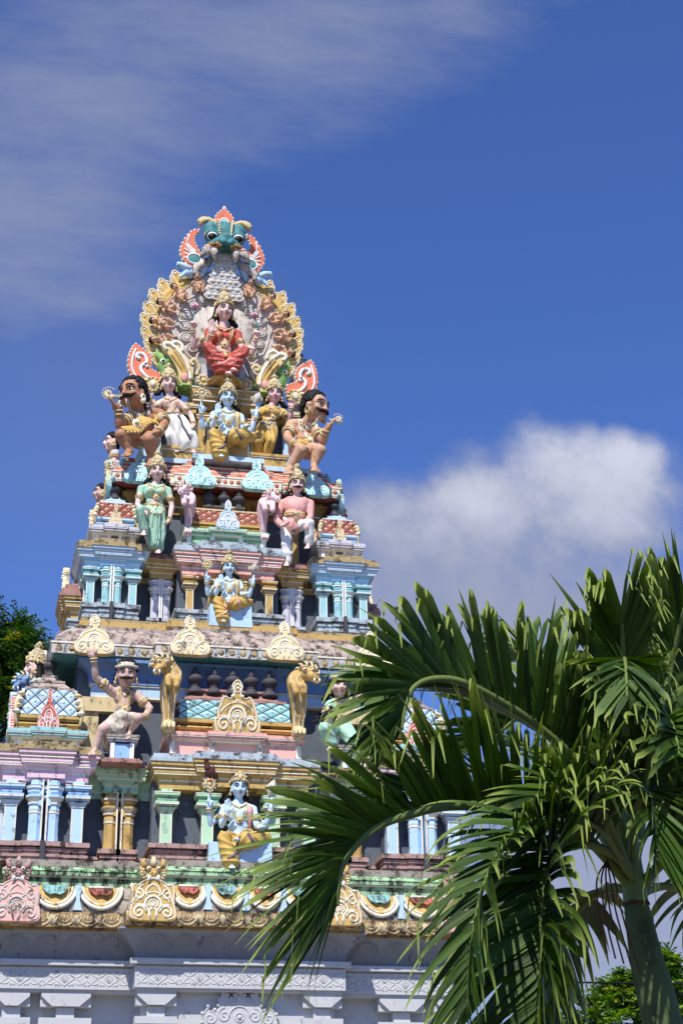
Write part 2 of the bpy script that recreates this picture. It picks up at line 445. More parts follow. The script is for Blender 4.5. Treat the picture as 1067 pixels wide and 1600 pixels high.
# cumulus bank to the right of the tower: billows on a soft base that thins out below and to the left
nf = noise(26, 10, .62, off=7.3); nm_ = noise(11, 8, .58, off=3.1)
heap = math('MAXIMUM', blob(uv(935, 790), .085, .07), blob(uv(625, 850), .07, .05))
heap = math('MAXIMUM', heap, blob(uv(790, 930), .17, .085)); heap = math('MAXIMUM', heap, blob(uv(975, 730), .042, .038)); heap = math('MAXIMUM', heap, blob(uv(770, 800), .05, .055)); heap = math('MAXIMUM', heap, blob(uv(860, 745), .05, .05))
heap = math('ADD', heap, math('ADD', math('MULTIPLY', math('SUBTRACT', nm_, .5), 2.0), math('MULTIPLY', math('SUBTRACT', nf, .5), .9)))
cum = math('MULTIPLY', ss(heap, -.2, 1.0), .84)
# pale haze of cloud low on the right, seen through the palm
veil = math('MULTIPLY', ss(math('ADD', blob(uv(1020, 1430), .2, .14), math('MULTIPLY', math('SUBTRACT', nbig, .5), .9)), -.2, .9), .85)
# a broad soft veil that spreads from the left edge and the top
wn = noise(6, 9, .6, (1.0, 2.6, 1), radians(-38), 5.2); wf = noise(20, 8, .65, (1., 3.4, 1), radians(-40), 2.2)
reg = math('MAXIMUM', math('MAXIMUM', blob(uv(120, 170), .26, .12, radians(35)), blob(uv(480, 60), .24, .085, radians(30))), blob(uv(60, 330), .14, .10, radians(35)))
tex = math('ADD', math('MULTIPLY', math('SUBTRACT', wn, .5), 1.25), math('MULTIPLY', math('SUBTRACT', wf, .5), .45))
wisp = math('MULTIPLY', ss(math('ADD', math('MULTIPLY', math('MAXIMUM', reg, -1.2), .5), tex), -.28, .95), .62)
wisp2 = math('MULTIPLY', ss(math('ADD', math('MULTIPLY', math('MAXIMUM', blob(uv(60, 560), .22, .16), -1), .5), math('MULTIPLY', math('SUBTRACT', nbig, .5), 1.2)), -.1, .9), .2)
dens = math('MAXIMUM', math('MAXIMUM', cum, veil), math('MAXIMUM', wisp, wisp2))
tint = N(nt, 'ShaderNodeMix', data_type='RGBA', blend_type='MULTIPLY'); tint.inputs[0].default_value = 1.; tint.inputs[7].default_value = (.84, 1.12, 1.86, 1)
L.new(sky.outputs[0], tint.inputs[6])
cshade = N(nt, 'ShaderNodeMix', data_type='RGBA'); cshade.inputs[6].default_value = (4.2, 4.5, 5.8, 1); cshade.inputs[7].default_value = (8.8, 9.0, 10., 1)
L.new(ss(math('ADD', heap, math('MULTIPLY', math('SUBTRACT', cv, uv(900, 830)[1]), 9.)), .35, 1.9), cshade.inputs[0])
mixc = N(nt, 'ShaderNodeMix', data_type='RGBA'); L.new(dens, mixc.inputs[0]); L.new(tint.outputs[2], mixc.inputs[6]); L.new(cshade.outputs[2], mixc.inputs[7])
L.new(mixc.outputs[2], bg.inputs['Color'])
vs = scene.view_settings; vs.view_transform = 'Standard'; vs.look = 'None'; vs.gamma = 1; vs.exposure = .15; vs.use_curve_mapping = False
import math as _m; math = _m

# ------------------------------------------------------------------ ground
g = MB(); R_ = 1500; g.add([(-R_,-R_,GROUND),(R_,-R_,GROUND),(R_,R_,GROUND),(-R_,R_,GROUND)], [(0,1,2,3)], 'earth')
tag(g.build('ground'), kind='structure')
g = MB(); g.box(-6, 6, -8, 8, GROUND-.05, GROUND+.05, 'paving'); tag(g.build('pavement'), kind='structure')

# ------------------------------------------------------------------ the temple tower
T = empty('temple_tower', (0,0,0), 'tall tiered temple tower of painted stucco over a grey granite base, crowded with statues', 'temple tower')
YC = 2.05                                     # depth of the tower's middle
def U(hw, y, mid=None, step=0, yb=None):
    """plan: front of half width hw at depth y, with a stepped-out middle part"""
    yb = 2*YC-y if yb is None else yb
    if mid: return [(-hw, yb), (-hw, y), (-mid, y), (-mid, y-step), (mid, y-step), (mid, y), (hw, y), (hw, yb)]
    return [(-hw, yb), (-hw, y), (hw, y), (hw, yb)]
def B(cx, y, hw, depth): return [(cx-hw, y+depth), (cx-hw, y), (cx+hw, y), (cx+hw, y+depth)]
def BM(cx, y, hw, depth, mid, step): return [(cx-hw, y+depth), (cx-hw, y), (cx-mid, y), (cx-mid, y-step), (cx+mid, y-step), (cx+mid, y), (cx+hw, y), (cx+hw, y+depth)]

# --- granite base
mb = MB()
mb.box(-2.62, 2.62, .34, 2*YC-.34, GROUND, .6, 'granite')
mb.box(-1.1, 1.1, .06, .5, GROUND, .55, 'granite')
mb.strip(U(2.62, .2), prof(GROUND, [('v',.5,.25,'granite'),('v',.12,.3,'granite'),('c',.2,.26,.12,'granite','s'),('v',.2,.16,'granite'),('c',.1,.16,.05,'granite')]))
mb.build('granite_wall', T)
mb = MB()   # frieze, shelf and the cyma under the eave, its shade put into darker granite
plan = U(2.72, .1, 1.2, .22)
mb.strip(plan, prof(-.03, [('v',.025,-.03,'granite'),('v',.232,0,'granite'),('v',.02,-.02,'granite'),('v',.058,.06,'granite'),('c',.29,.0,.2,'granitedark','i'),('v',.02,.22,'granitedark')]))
mb.build('frieze', T)
def scrolls(mb, x0, x1, z0, z1, y, m, r=.008):
    """carved foliage: diamonds, pairs of curled leaves and buds"""
    h = z1-z0; zc = (z0+z1)/2; n = max(1, round((x1-x0)/(h*2.1))); w = (x1-x0)/n
    def t(pts, rr=r): mb.tube([(p[0], y, p[1]) for p in pts], rr, m, 4, flat=.9)
    for i in range(n):
        c = x0+w*(i+.5); a = w/2; b = h/2*.86
        t([(c-a*.46, zc), (c, zc+b*.95), (c+a*.46, zc)], r*1.1); t([(c-a*.46, zc), (c, zc-b*.95), (c+a*.46, zc)], r*1.1)
        for s in (-1, 1):
            for u in (-1, 1):
                t(bez((c+s*a*.98, zc+u*b*.1), (c+s*a*.9, zc+u*b*.9), (c+s*a*.52, zc+u*b*.95), (c+s*a*.45, zc+u*b*.45), 7))
                t(bez((c+s*a*.95, zc+u*b*.95), (c+s*a*.75, zc+u*b*.6), (c+s*a*.7, zc+u*b*.2), (c+s*a*.52, zc+u*b*.05), 6))
                t(bez((c+s*a*.2, zc+u*b*.95), (c+s*a*.34, zc+u*b*.6), (c+s*a*.5, zc+u*b*.7), (c+s*a*.36, zc+u*b*.95), 5))
            t(bez((c, zc-b*.5), (c+s*a*.3, zc), (c, zc+b*.5), None, 5))
            t(bez((c, zc-b*.25), (c+s*a*.14, zc), (c, zc+b*.25), None, 4), r*.8)
for nm, (x0, x1, y) in (('c', (-1.18, 1.18, -.12)), ('l', (-2.7, -1.22, .1)), ('r', (1.22, 2.7, .1))):
    mb = MB(); scrolls(mb, x0, x1, .01, .215, y, 'granite'); mb.build('frieze_carving', T)
for x0, x1, y in ((-1.15, 1.15, -.2), (-2.7, -1.3, .02), (1.3, 2.7, .02)):
    mb = MB()   # shallow half-round swags in the cyma, of the same shade-darkened granite
    n = round((x1-x0)/.33)
    for i in range(n):
        c = x0+(x1-x0)*(i+.5)/n
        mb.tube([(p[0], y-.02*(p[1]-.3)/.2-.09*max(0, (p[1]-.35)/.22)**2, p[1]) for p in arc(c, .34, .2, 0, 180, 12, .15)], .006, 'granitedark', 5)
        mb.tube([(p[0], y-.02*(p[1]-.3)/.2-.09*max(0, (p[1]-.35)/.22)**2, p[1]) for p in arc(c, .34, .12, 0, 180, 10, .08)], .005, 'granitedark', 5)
    mb.build('swag_carving', T)
def bracket(cx, y, hw, yw):
    """granite bracket capital with cut corners on a neck over a flat slab"""
    mb = MB(); d = .22; c = .13
    z0, z1 = -.185, -.028
    mb.box(cx-hw, cx+hw, y+.045, yw+.05, z0, z1, 'granite')
    pts = [(cx-hw+c, z0), (cx+hw-c, z0), (cx+hw-.008, z0+.105), (cx+hw-.008, z1), (cx-hw+.008, z1), (cx-hw+.008, z0+.105)]
    mb.poly(pts, y, y+.06, 'granite')
    mb.box(cx-.1, cx+.1, y+.06, yw+.05, z0-.12, z0-.002, 'granite')
    mb.box(cx-hw-.01, cx+hw+.01, y+.02, yw+.05, z0-.2, z0-.121, 'granite')
    mb.box(cx-hw*.62, cx+hw*.62, y+.05, yw+.05, z0-.32, z0-.201, 'granite')
    mb.strip(B(cx, y+.09, .13, .2), prof(GROUND+.6, [('v', z0-.32-GROUND-.6, 0, 'granite')]))
    return mb.build('bracket', T)
for cx in (-.945, .945): bracket(cx, -.075, .225, .06)
for cx in (-1.93, -2.52, 1.93, 2.52): bracket(cx, .13, .28 if abs(cx) < 2 else .2, .34)
# the granite gable ornament in the middle of the wall, over the doorway
mb = MB(); y = .0
out = [(-.5,-.42),(-.49,-.29),(-.43,-.20),(-.37,-.25),(-.29,-.21),(-.27,-.11),(-.215,-.025),(-.165,-.05),(-.12,-.115),(-.075,-.085),(-.075,-.02),(-.045,.03),(0,.075)]
out = out+[(-x, z) for x, z in out[::-1][1:]]; out = crv(out, 3)
mb.poly([(x*.86, z) for x, z in out], y, .07, 'granite')
for s in (-1, 1):
    for p in (spiral(s*.33, -.31, .08, 1.5, 90, s, 20), spiral(s*.17, -.28, .085, 1.5, 90, -s, 20), spiral(s*.11, -.12, .05, 1.3, 90, s, 16), bez((s*.41, -.4), (s*.44, -.25), (s*.34, -.19), None, 6), bez((s*.17, -.18), (s*.16, -.08), (s*.11, -.04), None, 6)):
        mb.tube([(q[0], y, q[1]) for q in p], .009, 'granite', 5)
    for x, z in ((.42,-.36),(.42,-.26),(.36,-.18),(.28,-.22),(.245,-.17),(.235,-.1),(.19,-.035),(.145,-.05),(.10,-.1),(.06,-.05),(.045,.02)): mb.ell((s*x, y+.01, z), (.024,.03,.024), 'granite', 6, 5)
mb.tube([(p[0], y, p[1]) for p in arc(0, -.3, .12, 0, 180, 14)], .011, 'granite', 5); mb.tube([(p[0], y, p[1]) for p in arc(0, -.3, .05, 0, 360, 14)], .010, 'granite', 5)
mb.ell((0, y, -.0), (.04, .03, .05), 'granite'); mb.ell((0, y, .05), (.022, .025, .03), 'granite'); mb.ell((0, y, -.09), (.03, .025, .03), 'granite')
mb.ell((0, y, -.3), .026, 'granite')
mb.build('stone_gable', T)

# --- main eave
def swell(mb, x0, x1, y0, y1, z0, z1, cols, w=.44):
    """row of cushion petals: cream-rimmed golden bowls with a coloured disc, blue darts between them"""
    n = max(1, round((x1-x0)/w)); w = (x1-x0)/n
    def P(x, z, o=0): t = (z-z0)/(z1-z0); return (x, y0+(y1-y0)*(1-cos(t*pi/2))-o, z)
    h = z1-z0
    for i in range(n):
        c = x0+w*(i+.5)
        def sheet(pts, o, m):
            pts = [(x, max(z0+.004, min(z1, z))) for x, z in pts]; k = len(pts)
            mb.add([P(x, z, o) for x, z in pts]+[P(x, z, -.03) for x, z in pts], [tuple(range(k))]+[(q, q+k, (q+1)%k+k, (q+1)%k) for q in range(k)], m, False)
        bowl = lambda r, d: [(c+r*w*cos(radians(a)), z1-.01+h*d*sin(radians(a))) for a in range(180, 361, 12)]
        sheet(bowl(.475, .93), .03, 'ochre')
        mb.tube([P(x, z, .035) for x, z in bowl(.465, .90)], .024, 'cream', 6); mb.tube([P(x, z, .04) for x, z in bowl(.385, .76)], .012, 'cream', 5)
        sheet([(c-w*.26, z1), (c-w*.27, z1-h*.12), (c-w*.22, z1-h*.30), (c-w*.11, z1-h*.42), (c, z1-h*.36), (c+w*.11, z1-h*.42), (c+w*.22, z1-h*.30), (c+w*.27, z1-h*.12), (c+w*.26, z1)], .075, cols[i % 2])
        if cols[i % 2] == 'discred': mb.tube([P(c-w*.26, z1-.02, .078), P(c+w*.26, z1-.02, .078)], .018, 'cream', 5)
        for q in (-.13, 0, .13): mb.tube([P(c+q*w, z1-.01, .078), P(c+q*w, z1-h*.28, .078)], .006, cols[i % 2], 4)
        mb.ell(P(c, z0+.05, .03), (w*.09, .03, h*.09), 'ochre', 8, 5)
        for s in (.5,):
            if i < n-1: mb.poly([(c+s*w-.05, z0), (c+s*w+.05, z0), (c+s*w+.02, z0+.12), (c+s*w+.035, z1-.02), (c+s*w-.035, z1-.02), (c+s*w-.02, z0+.12)], y0-.02, y1+.1, 'paleblue')
def fans(mb, x0, x1, y, z0, z1, m='cream', w=.26):
    n = max(1, round((x1-x0)/w)); w = (x1-x0)/n
    for i in range(n+1):
        c = x0+w*i
        if i < n:
            mb.tube([(p[0], y, p[1]) for p in arc(c+w/2, z1-.01, z1-z0-.02, 180, 360, 9, w*.5)], .011, m, 5)
            mb.tube([(p[0], y, p[1]) for p in arc(c+w/2, z1-.01, (z1-z0)*.6, 180, 360, 8, w*.32)], .009, m, 5)
            for q in (-.13, 0, .13): mb.ell((c+w/2+q*w, y, z1-.06), (.012, .014, .03), m, 6, 5)
        for q in (-40, -20, 0, 20, 40):
            a = radians(90+q); e = (c+cos(a)*.07*1.2, z0+.015+sin(a)*.12)
            if x0 < e[0] < x1: mb.tube([(c+(e[0]-c)*.2, y, z0+.02), (e[0], y, e[1])], [.006, .014], m, 5)
mb = MB()
plan = U(2.86, -.12, 1.27, .22)
mb.strip(plan, prof(.6, [('v',.02,.04,'ochredark'),('v',.165,.08,'ochrefaded'),('v',.02,.06,'weath'),('c',.30,.06,-.1,'weath','i'),('v',.012,-.12,'weath')]))
mb.build('main_eave', T)
for x0, x1, y in ((-1.34, 1.34, -.42), (-2.93, -1.36, -.2), (1.36, 2.93, -.2)):
    mb = MB(); fans(mb, x0, x1, y-.002, .62, .78, 'sandfaded'); mb.build('fan_frieze', T)
for x0, x1, y0, c2 in ((-1.3, 1.3, -.4, ('discteal', 'discred')), (-2.9, -1.36, -.18, ('discred', 'discteal')), (1.36, 2.9, -.18, ('discteal', 'discred'))):
    mb = MB(); swell(mb, x0, x1, y0, y0+.16, .81, 1.105, c2); mb.build('petal_frieze', T)
mb = MB()
plan = U(2.62, .14, 1.1, .2)
mb.strip(plan, prof(1.1, [('v',.13,.05,'mossgreen'),('v',.018,.08,'cream'),('v',.05,.10,'mossgreen'),('c',.06,.11,.05,'mossgreen'),('v',.075,.055,'weath' )]))
mb.build('ledge', T)
for x0, x1, y in ((-1.145, -.46, -.181), (.45, 1.145, -.181), (-2.7, -1.16, .019), (1.16, 2.7, .019)):
    pass

# --- reusable pieces
def square_pillar(w, z0, z1, m, edge='cream', cap=None, capscale=1.):
    cap = cap or m; mb = MB(); h = w/2; H = z1-z0; hc = H*.42; s = capscale*w/.14
    zc = z1-hc
    mb.box(-h, h, -h, h, z0, zc, m)
    for sx in (-1, 1):
        mb.box(sx*h-.012*s if sx > 0 else -h-.002, h+.002 if sx > 0 else -h+.012*s, -h-.003, -h+.01, z0, zc, edge)
    k = hc/.31
    mb.strip(B(0, -h, h, w), prof(zc, [('v',.012*k,.012*s,edge),('c',.035*k,.012*s,.035*s,cap,'i'),('v',.012*k,.04*s,edge),('v',.012*k,.0,cap),
        ('v',.022*k,.05*s,cap),('v',.014*k,.075*s,edge),('v',.025*k,.075*s,cap),('c',.06*k,.03*s,.055*s,cap,'b'),('v',.018*k,.06*s,cap),('v',.03*k,.085*s,cap),('v',.012*k,.09*s,edge),('v',.058*k,.0,m)]))
    return mb
def round_pillar(w, z0, z1, m, side, edge='cream', cap=None):
    """octagonal column of a split pair, flat towards the slot"""
    cap = cap or m; mb = MB(); r = w/2*1.06; H = z1-z0; hc = H*.42; zc = z1-hc; k = hc/.31; s = w/.14
    pr = [(r*1.08, z0), (r*1.08, z0+H*.1), (r, z0+H*.1), (r, zc-.09*k), (r*1.1, zc-.085*k, edge), (r*1.1, zc-.07*k, edge), (r, zc-.065*k), (r*1.1, zc-.045*k, edge), (r*1.1, zc-.035*k, m), (r*1.0, zc-.0*k, m),
          (r*1.25, zc+.02*k, cap), (r*1.3, zc+.04*k, edge), (r*1.05, zc+.05*k, cap), (r*1.5, zc+.085*k, edge), (r*1.75, zc+.1*k, edge), (r*1.75, zc+.125*k, cap), (r*1.1, zc+.13*k, cap), (r*1.45, zc+.16*k, cap), (r*1.45, zc+.19*k, cap), (r*1.7, zc+.205*k, cap), (r*1.7, zc+.225*k, edge), (r*1.8, zc+.24*k, cap), (r*.95, zc+.242*k, m), (r*.95, z1, m)]
    mb.lathe(pr, m, n=8, smooth=False, phase=pi/8)
    x = side*w*.5
    mb.box(min(x, x+side*.018), max(x, x+side*.018), -w*.62, w*.4, z0-.05, z1, m)
    mb.box(min(x, x-side*.03), max(x, x-side*.03)+.001, -w*.62-.004, -w*.3, zc-.0, z1-.04*k, m)
    mb.box(min(x, x+side*.018)-.001, max(x, x+side*.018)+.001, -w*.62-.006, -w*.62+.004, z0, z1, edge)
    return mb
def lattice(mb, x0, x1, y0, z0, y1, z1, nx, nz, m, back, X=None):
    """quilted band of diamonds, each a low pyramid, with dark joints"""
    dx = (x1-x0)/nx; dz = (z1-z0)/nz; g = .88
    nrm = V((0, -(z1-z0), (y1-y0))).normalized()
    def P(u, v, o=0.):
        p = V((x0+u*dx, y0+(y1-y0)*v/nz, z0+dz*v)); return tuple(p+nrm*o)
    mb.add([P(0,0),P(nx,0),P(nx,nz),P(0,nz)], [(0,1,2,3)], back, False, X)
    for j in range(2*nz+1):
        for i in range(nx+1):
            u = i if j % 2 == 0 else i+.5; v = j/2
            if u > nx+.01: continue
            c = [(u+a*.5*g, v+b*.5*g) for a, b in ((0,-1),(1,0),(0,1),(-1,0))]
            c = [(min(max(a, 0.02), nx-.02), min(max(b, .02), nz-.02)) for a, b in c]
            uu = min(max(u, .05), nx-.05); vv = min(max(v, .05), nz-.05)
            mb.add([P(a, b, .004) for a, b in c]+[P(uu+(a-uu)*.55, vv+(b-vv)*.55, .02) for a, b in c], [(0,1,5,4),(1,2,6,5),(2,3,7,6),(3,0,4,7),(4,5,6,7)], m, False, X)
            if .3 < u < nx-.3 and .3 < v < nz-.3: mb.ell(P(uu, vv, .024), (.3*dx*.4, .012, .3*dz*.4), 'cream' if m == 'terra' else 'paleblue', 6, 4, X)
def finial(s, m='charcoal'):
    """dark pot-shaped finial"""
    mb = MB()
    mb.lathe([(.0,0),(.30,0),(.30,.06),(.24,.14),(.17,.24),(.15,.27),(.19,.30),(.14,.34),(.22,.40),(.29,.48),(.30,.56),(.24,.66),(.12,.71),(.17,.74),(.17,.77),(.09,.80),(.11,.84),(.10,.9),(.03,1.0)], m, n=14)
    for i, v in enumerate(mb.v): mb.v[i] = (v[0]*s*.95, v[1]*s*.95, v[2]*s)
    return mb
def gable(w, h, plate, rel, style=0, th=.06, med=None, bead=None):
    """horseshoe gable ornament: scalloped plate with curled relief. Stands on z=0, faces -y"""
    mb = MB(); bead = bead or rel
    half = [(.0,0),(.30,.0),(.43,.03),(.49,.11),(.49,.22),(.44,.30),(.39,.33),(.36,.42),(.30,.52),(.22,.59),(.14,.64),(.10,.70),(.12,.76),(.13,.84),(.10,.92),(.04,.97),(0,1.)]
    if style == 1: half = [(.0,0),(.34,.0),(.48,.04),(.5,.16),(.47,.30),(.45,.33),(.46,.46),(.47,.66),(.42,.74),(.34,.72),(.26,.78),(.14,.84),(.06,.86),(0,.86)]
    if style == 2: half = [(.0,0),(.46,.0),(.49,.1),(.5,.24),(.44,.25),(.43,.4),(.38,.5),(.34,.62),(.27,.68),(.2,.64),(.12,.66),(.08,.72),(.08,.80),(.11,.88),(.06,.97),(0,1.)]
    R = [(x*w, z*h) for x, z in crv(half, 3)]
    out = R+[(-x, z) for x, z in R[::-1][1:-1]]
    mb.poly(out, -th/2, th/2, plate)
    y = -th/2
    def t(pts, r, m=rel): mb.tube([(p[0]*w, y, p[1]*h) for p in pts], r*w, m, 5)
    inn = [(x*.93, .025+z*.955) for x, z in half[1:]]
    cs = crv(inn, 4)
    for s in (-1, 1):
        t([(s*x, z) for x, z in cs], .016, bead)
        step = .05; acc = 0; last = cs[0]
        for p in cs:                                     # scallops round the rim
            acc += math.hypot(p[0]-last[0], p[1]-last[1]); last = p
            if acc > step: mb.ell((s*p[0]*1.04*w, 0, p[1]*h), (.026*w, th*.52, .026*w), bead, 6, 5); acc = 0
        t(spiral(s*.29, .16, .15, 1.5, 180 if s > 0 else 0, -s, 18), .026)
        t(bez((s*.06, .05), (s*.05, .25), (s*.2, .36), (s*.36, .30), 8), .024)
        t(bez((s*.04, .02), (s*.1, .12), (s*.1, .2), (s*.03, .24), 6), .02)
        t(bez((s*.36, .36), (s*.3, .5), (s*.14, .56), (0, .58), 7), .018)
    t(arc(0, .32, .17, -25, 205, 16), .032); t(arc(0, .32, .105, -25, 205, 14), .018)
    mb.ell((0, y, .31*h), (.05*w, .02, .05*w), med or rel, 8, 6)
    t(arc(0, .31, .07, 0, 360, 12), .016)
    if style == 1:
        for s in (-1, 1):
            t(spiral(s*.30, .52, .12, 1.3, 90, s, 14), .022); t(bez((s*.47, .34), (s*.34, .40), (s*.40, .62), (s*.22, .72), 8), .02); t(bez((s*.12, .48), (s*.2, .56), (s*.14, .68), (0, .74), 7), .022)
            for q in (60, 90, 120, 25, 155): a = radians(q); t([(.13*cos(a), .32+.13*sin(a)), (.20*cos(a), .32+.20*sin(a))], .022)
    if style != 1:
        t(arc(0, .83, .075*h/h, 0, 360, 12), .02); mb.ell((0, y, .83*h), (.035*w, .025, .035*w), med or rel, 8, 6)
        for s in (-1, 1): mb.ell((s*.1*w, y, .68*h), (.045*w, .03, .04*w), rel, 8, 5)
        mb.ell((0, y, .60*h), (.03*w, .02, .03*w), rel, 6, 5)
    return mb
def put(mb, name, x, y, z, parent=None, rx=0, rz=0): return mb.build(name, parent or T, (x, y, z), (rx, 0, rz))
def monster(col, horn, s):
    """goggle-eyed lion face with tusks, curled brows and a knob of curls; faces -y, chin on z=0"""
    mb = MB()
    mb.ell((0,.02,.30), (.26,.16,.26), col); mb.ell((0,-.12,.20), (.17,.12,.11), col)
    for a in (-1, 1):
        mb.ell((a*.15,-.10,.40), (.10,.09,.10), col, 10, 8); mb.ell((a*.15,-.165,.38), (.06,.05,.06), 'eyewhite', 8, 6); mb.ell((a*.15,-.20,.37), (.035,.03,.035), 'black', 8, 6)
        mb.ell((a*.06,-.22,.23), (.05,.04,.04), col, 8, 6)
        mb.ell((a*.16,-.1,.12), (.10,.10,.09), horn, 8, 6)
        mb.tube([(a*.12,-.2,.12),(a*.15,-.22,.04),(a*.2,-.2,-.05)], [.045,.04,.012], 'white', 6)
        mb.tube([(a*.20,.0,.46),(a*.30,-.02,.55),(a*.34,-.02,.68),(a*.26,-.02,.74)], [.09,.10,.08,.05], col, 7)
        mb.ell((a*.36,.03,.42), (.09,.06,.12), col, 8, 6)
        for k in range(5): mb.ell((a*(.30+.06*sin(k)),.0,.12+k*.09), (.07,.06,.05), horn, 6, 5)
    mb.tube([(0,-.08,.48),(0,-.10,.62),(0,-.06,.80)], [.10,.11,.06], horn, 8); mb.ell((0,-.12,.66), (.05,.06,.05), col, 8, 6)
    for k in range(5): mb.ell(((k-2)*.06,-.17,.08-.02*abs(k-2)), (.03,.03,.04), 'white', 6, 5)
    for i, v in enumerate(mb.v): mb.v[i] = (v[0]*s, v[1]*s, v[2]*s)
    return mb
# the five gables of the main eave, each under a lion face
for x, pl, y, rl in ((-1.06, 'ochre', -.44, 'cream'), (1.07, 'ochre', -.44, 'cream'), (-2.55, 'coral', -.23, 'plaster'), (2.55, 'coral', -.23, 'plaster')):
    k = put(gable(.53, .56, pl, rl, 1, .09), 'gable_ornament', x, y, .655, rx=radians(-6))
    mf = monster(pl if pl == 'ochre' else 'rosebrown', 'sand' if pl == 'ochre' else 'rosebrown', .35).build('monster_face', k, (0, .0, .455))
    
# ================= first storey
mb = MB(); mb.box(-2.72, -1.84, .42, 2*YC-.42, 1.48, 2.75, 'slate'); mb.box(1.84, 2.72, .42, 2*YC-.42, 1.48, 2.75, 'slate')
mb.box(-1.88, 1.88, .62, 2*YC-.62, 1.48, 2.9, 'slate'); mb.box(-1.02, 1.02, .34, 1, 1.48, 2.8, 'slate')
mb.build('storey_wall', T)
def base_prof(z, h, m, o=.04):
    k = h/.18
    return prof(z, [('v',.04*k,o*.6,m),('v',.025*k,o*1.1,m),('v',.03*k,o*.3,m),('v',.03*k,o*.8,m),('v',.012*k,-.0,m),('v',.043*k,o*1.6,m)])
CX1 = 2.287
def corner_bay(cx, y, z0, zb, zc, hw, w, sq, rd, m, basem, fol, edge='cream', depth=1.1, bo=.04):
    o = []
    mb = MB(); mb.strip(BM(cx, y-w/2, hw, depth+w/2, rd+w*.62, .03), base_prof(z0, zb-z0, basem, bo))
    mb.box(cx-.03*w/.14, cx+.03*w/.14, y-w/2-.12, y-w/2, z0, zb+.001, 'charcoal')
    o.append(mb.build('pillar_base', T))
    for x in (-sq, sq): o.append(put(square_pillar(w, zb, zc, m, edge), 'pillar', cx+x, y, 0))
    for s in (-1, 1): o.append(put(round_pillar(w, zb, zc, m, -s, edge), 'pillar', cx+s*rd, y-.03, 0))
    for yy in (sq*.45, sq*1.0):                         # pillars round the outer flank
        o.append(put(square_pillar(w, zb, zc, m, edge), 'pillar', cx-hw+w/2-.01 if cx < 0 else cx+hw-w/2+.01, y+hw-yy if yy < sq else y+hw+sq*.5, 0, rz=-pi/2 if cx < 0 else pi/2))
    return o
for cx in (-CX1, CX1): corner_bay(cx, .30, 1.435, 1.66, 2.40, .48, .135, .385, .105, 'skyblue', 'rosebrown', 'blue')
def entab(cx, y, z0, z1, hw, depth, m, mid, step, top, toph, edge='cream', k=None, raise_=.03, under=None):
    """entablature of one bay: plain band, cyma, corona and a weathered stepped roof; its middle stands proud"""
    mb = MB(); H = z1-z0; k = H/.34; under = under or m
    def pr(z, kk): return prof(z, [('v',.10*kk,.0,m),('v',.021*kk,.008,edge),('c',.055*kk,.012,.065,under,'i'),('v',.02*kk,.075,edge),('v',.05*kk,.08,m),('v',.018*kk,.094,edge),('c',.03*kk,.085,.11,m),('v',.04*kk,.115,m),('v',.017*kk,.122,edge)])
    def rf(z): return prof(z, [('v',toph*.3,.13,top),('v',toph*.18,.115,top),('v',toph*.3,.09,top),('c',toph*.22,.08,.0,top)])
    mb.strip(B(cx, y, hw, depth), pr(z0, k)); mb.strip(B(cx, y, hw, depth), rf(z1+.001))
    if mid:
        mb.strip(B(cx, y-step, mid, depth), pr(z0+raise_, k)); mb.strip(B(cx, y-step, mid, depth), rf(z1+raise_))
    return mb
put(entab(-CX1, .26, 2.40, 2.71, .50, 1.2, 'pink', .22, .05, 'weathgold', .13), 'entablature', 0, 0, 0)
put(entab(CX1, .26, 2.40, 2.71, .50, 1.2, 'pink', .22, .05, 'weathgold', .13), 'entablature', 0, 0, 0)
for cx in (-1.395, 1.395):
    put(entab(cx, .46, 2.34, 2.63, .215, .6, 'green', None, 0, 'weathred', .11), 'entablature', 0, 0, 0)
    mb = MB(); mb.strip(B(cx, .58, .5, .4), prof(2.30, [('v',.07,0,'green'),('v',.014,.01,'cream'),('c',.10,.01,.06,'green','i'),('v',.1,.06,'green')])); mb.build('recess_band', T)
    mb = MB(); mb.strip(B(cx, .58, .5, .4), base_prof(1.435, .155, 'rosebrown', .03))
    for s in (-1, 1): mb.strip(B(cx+s*.105, .44, .085, .2), base_prof(1.435, .22, 'rosebrown', .03))
    mb.build('pillar_base', T)
    for s in (-1, 1): put(round_pillar(.135, 1.655, 2.345, 'ochre', -s, 'cream'), 'pillar', cx+s*.105, .5, 0)
put(entab(-.06, .14, 2.335, 2.64, .90, .8, 'ochre', .40, .06, 'weathblue', .13, raise_=.035), 'entablature', 0, 0, 0)
for x0, x1 in ((-1.0, -.42), (.40, 1.0)):
    mb = MB(); mb.strip(B((x0+x1)/2, .10, (x1-x0)/2, .5), base_prof(1.435, .22, 'rosebrown', .05)); mb.build('pillar_base', T)
for x in (-.87, .85, -.38, .42): put(square_pillar(.135, 1.65, 2.335, 'green', 'cream'), 'pillar', x, .2, 0)
def seat(x0, x1, y0, y1, z0, z1, m, nm='seat'):
    mb = MB(); mb.box(x0, x1, y0, y1, z0, z1, m); mb.box(x0-.008, x1+.008, y0-.008, y1, z0, z0+(z1-z0)*.3, m); return mb.build(nm, T)
seat(-.385, .36, -.06, .3, 1.41, 1.672, 'skyblue')

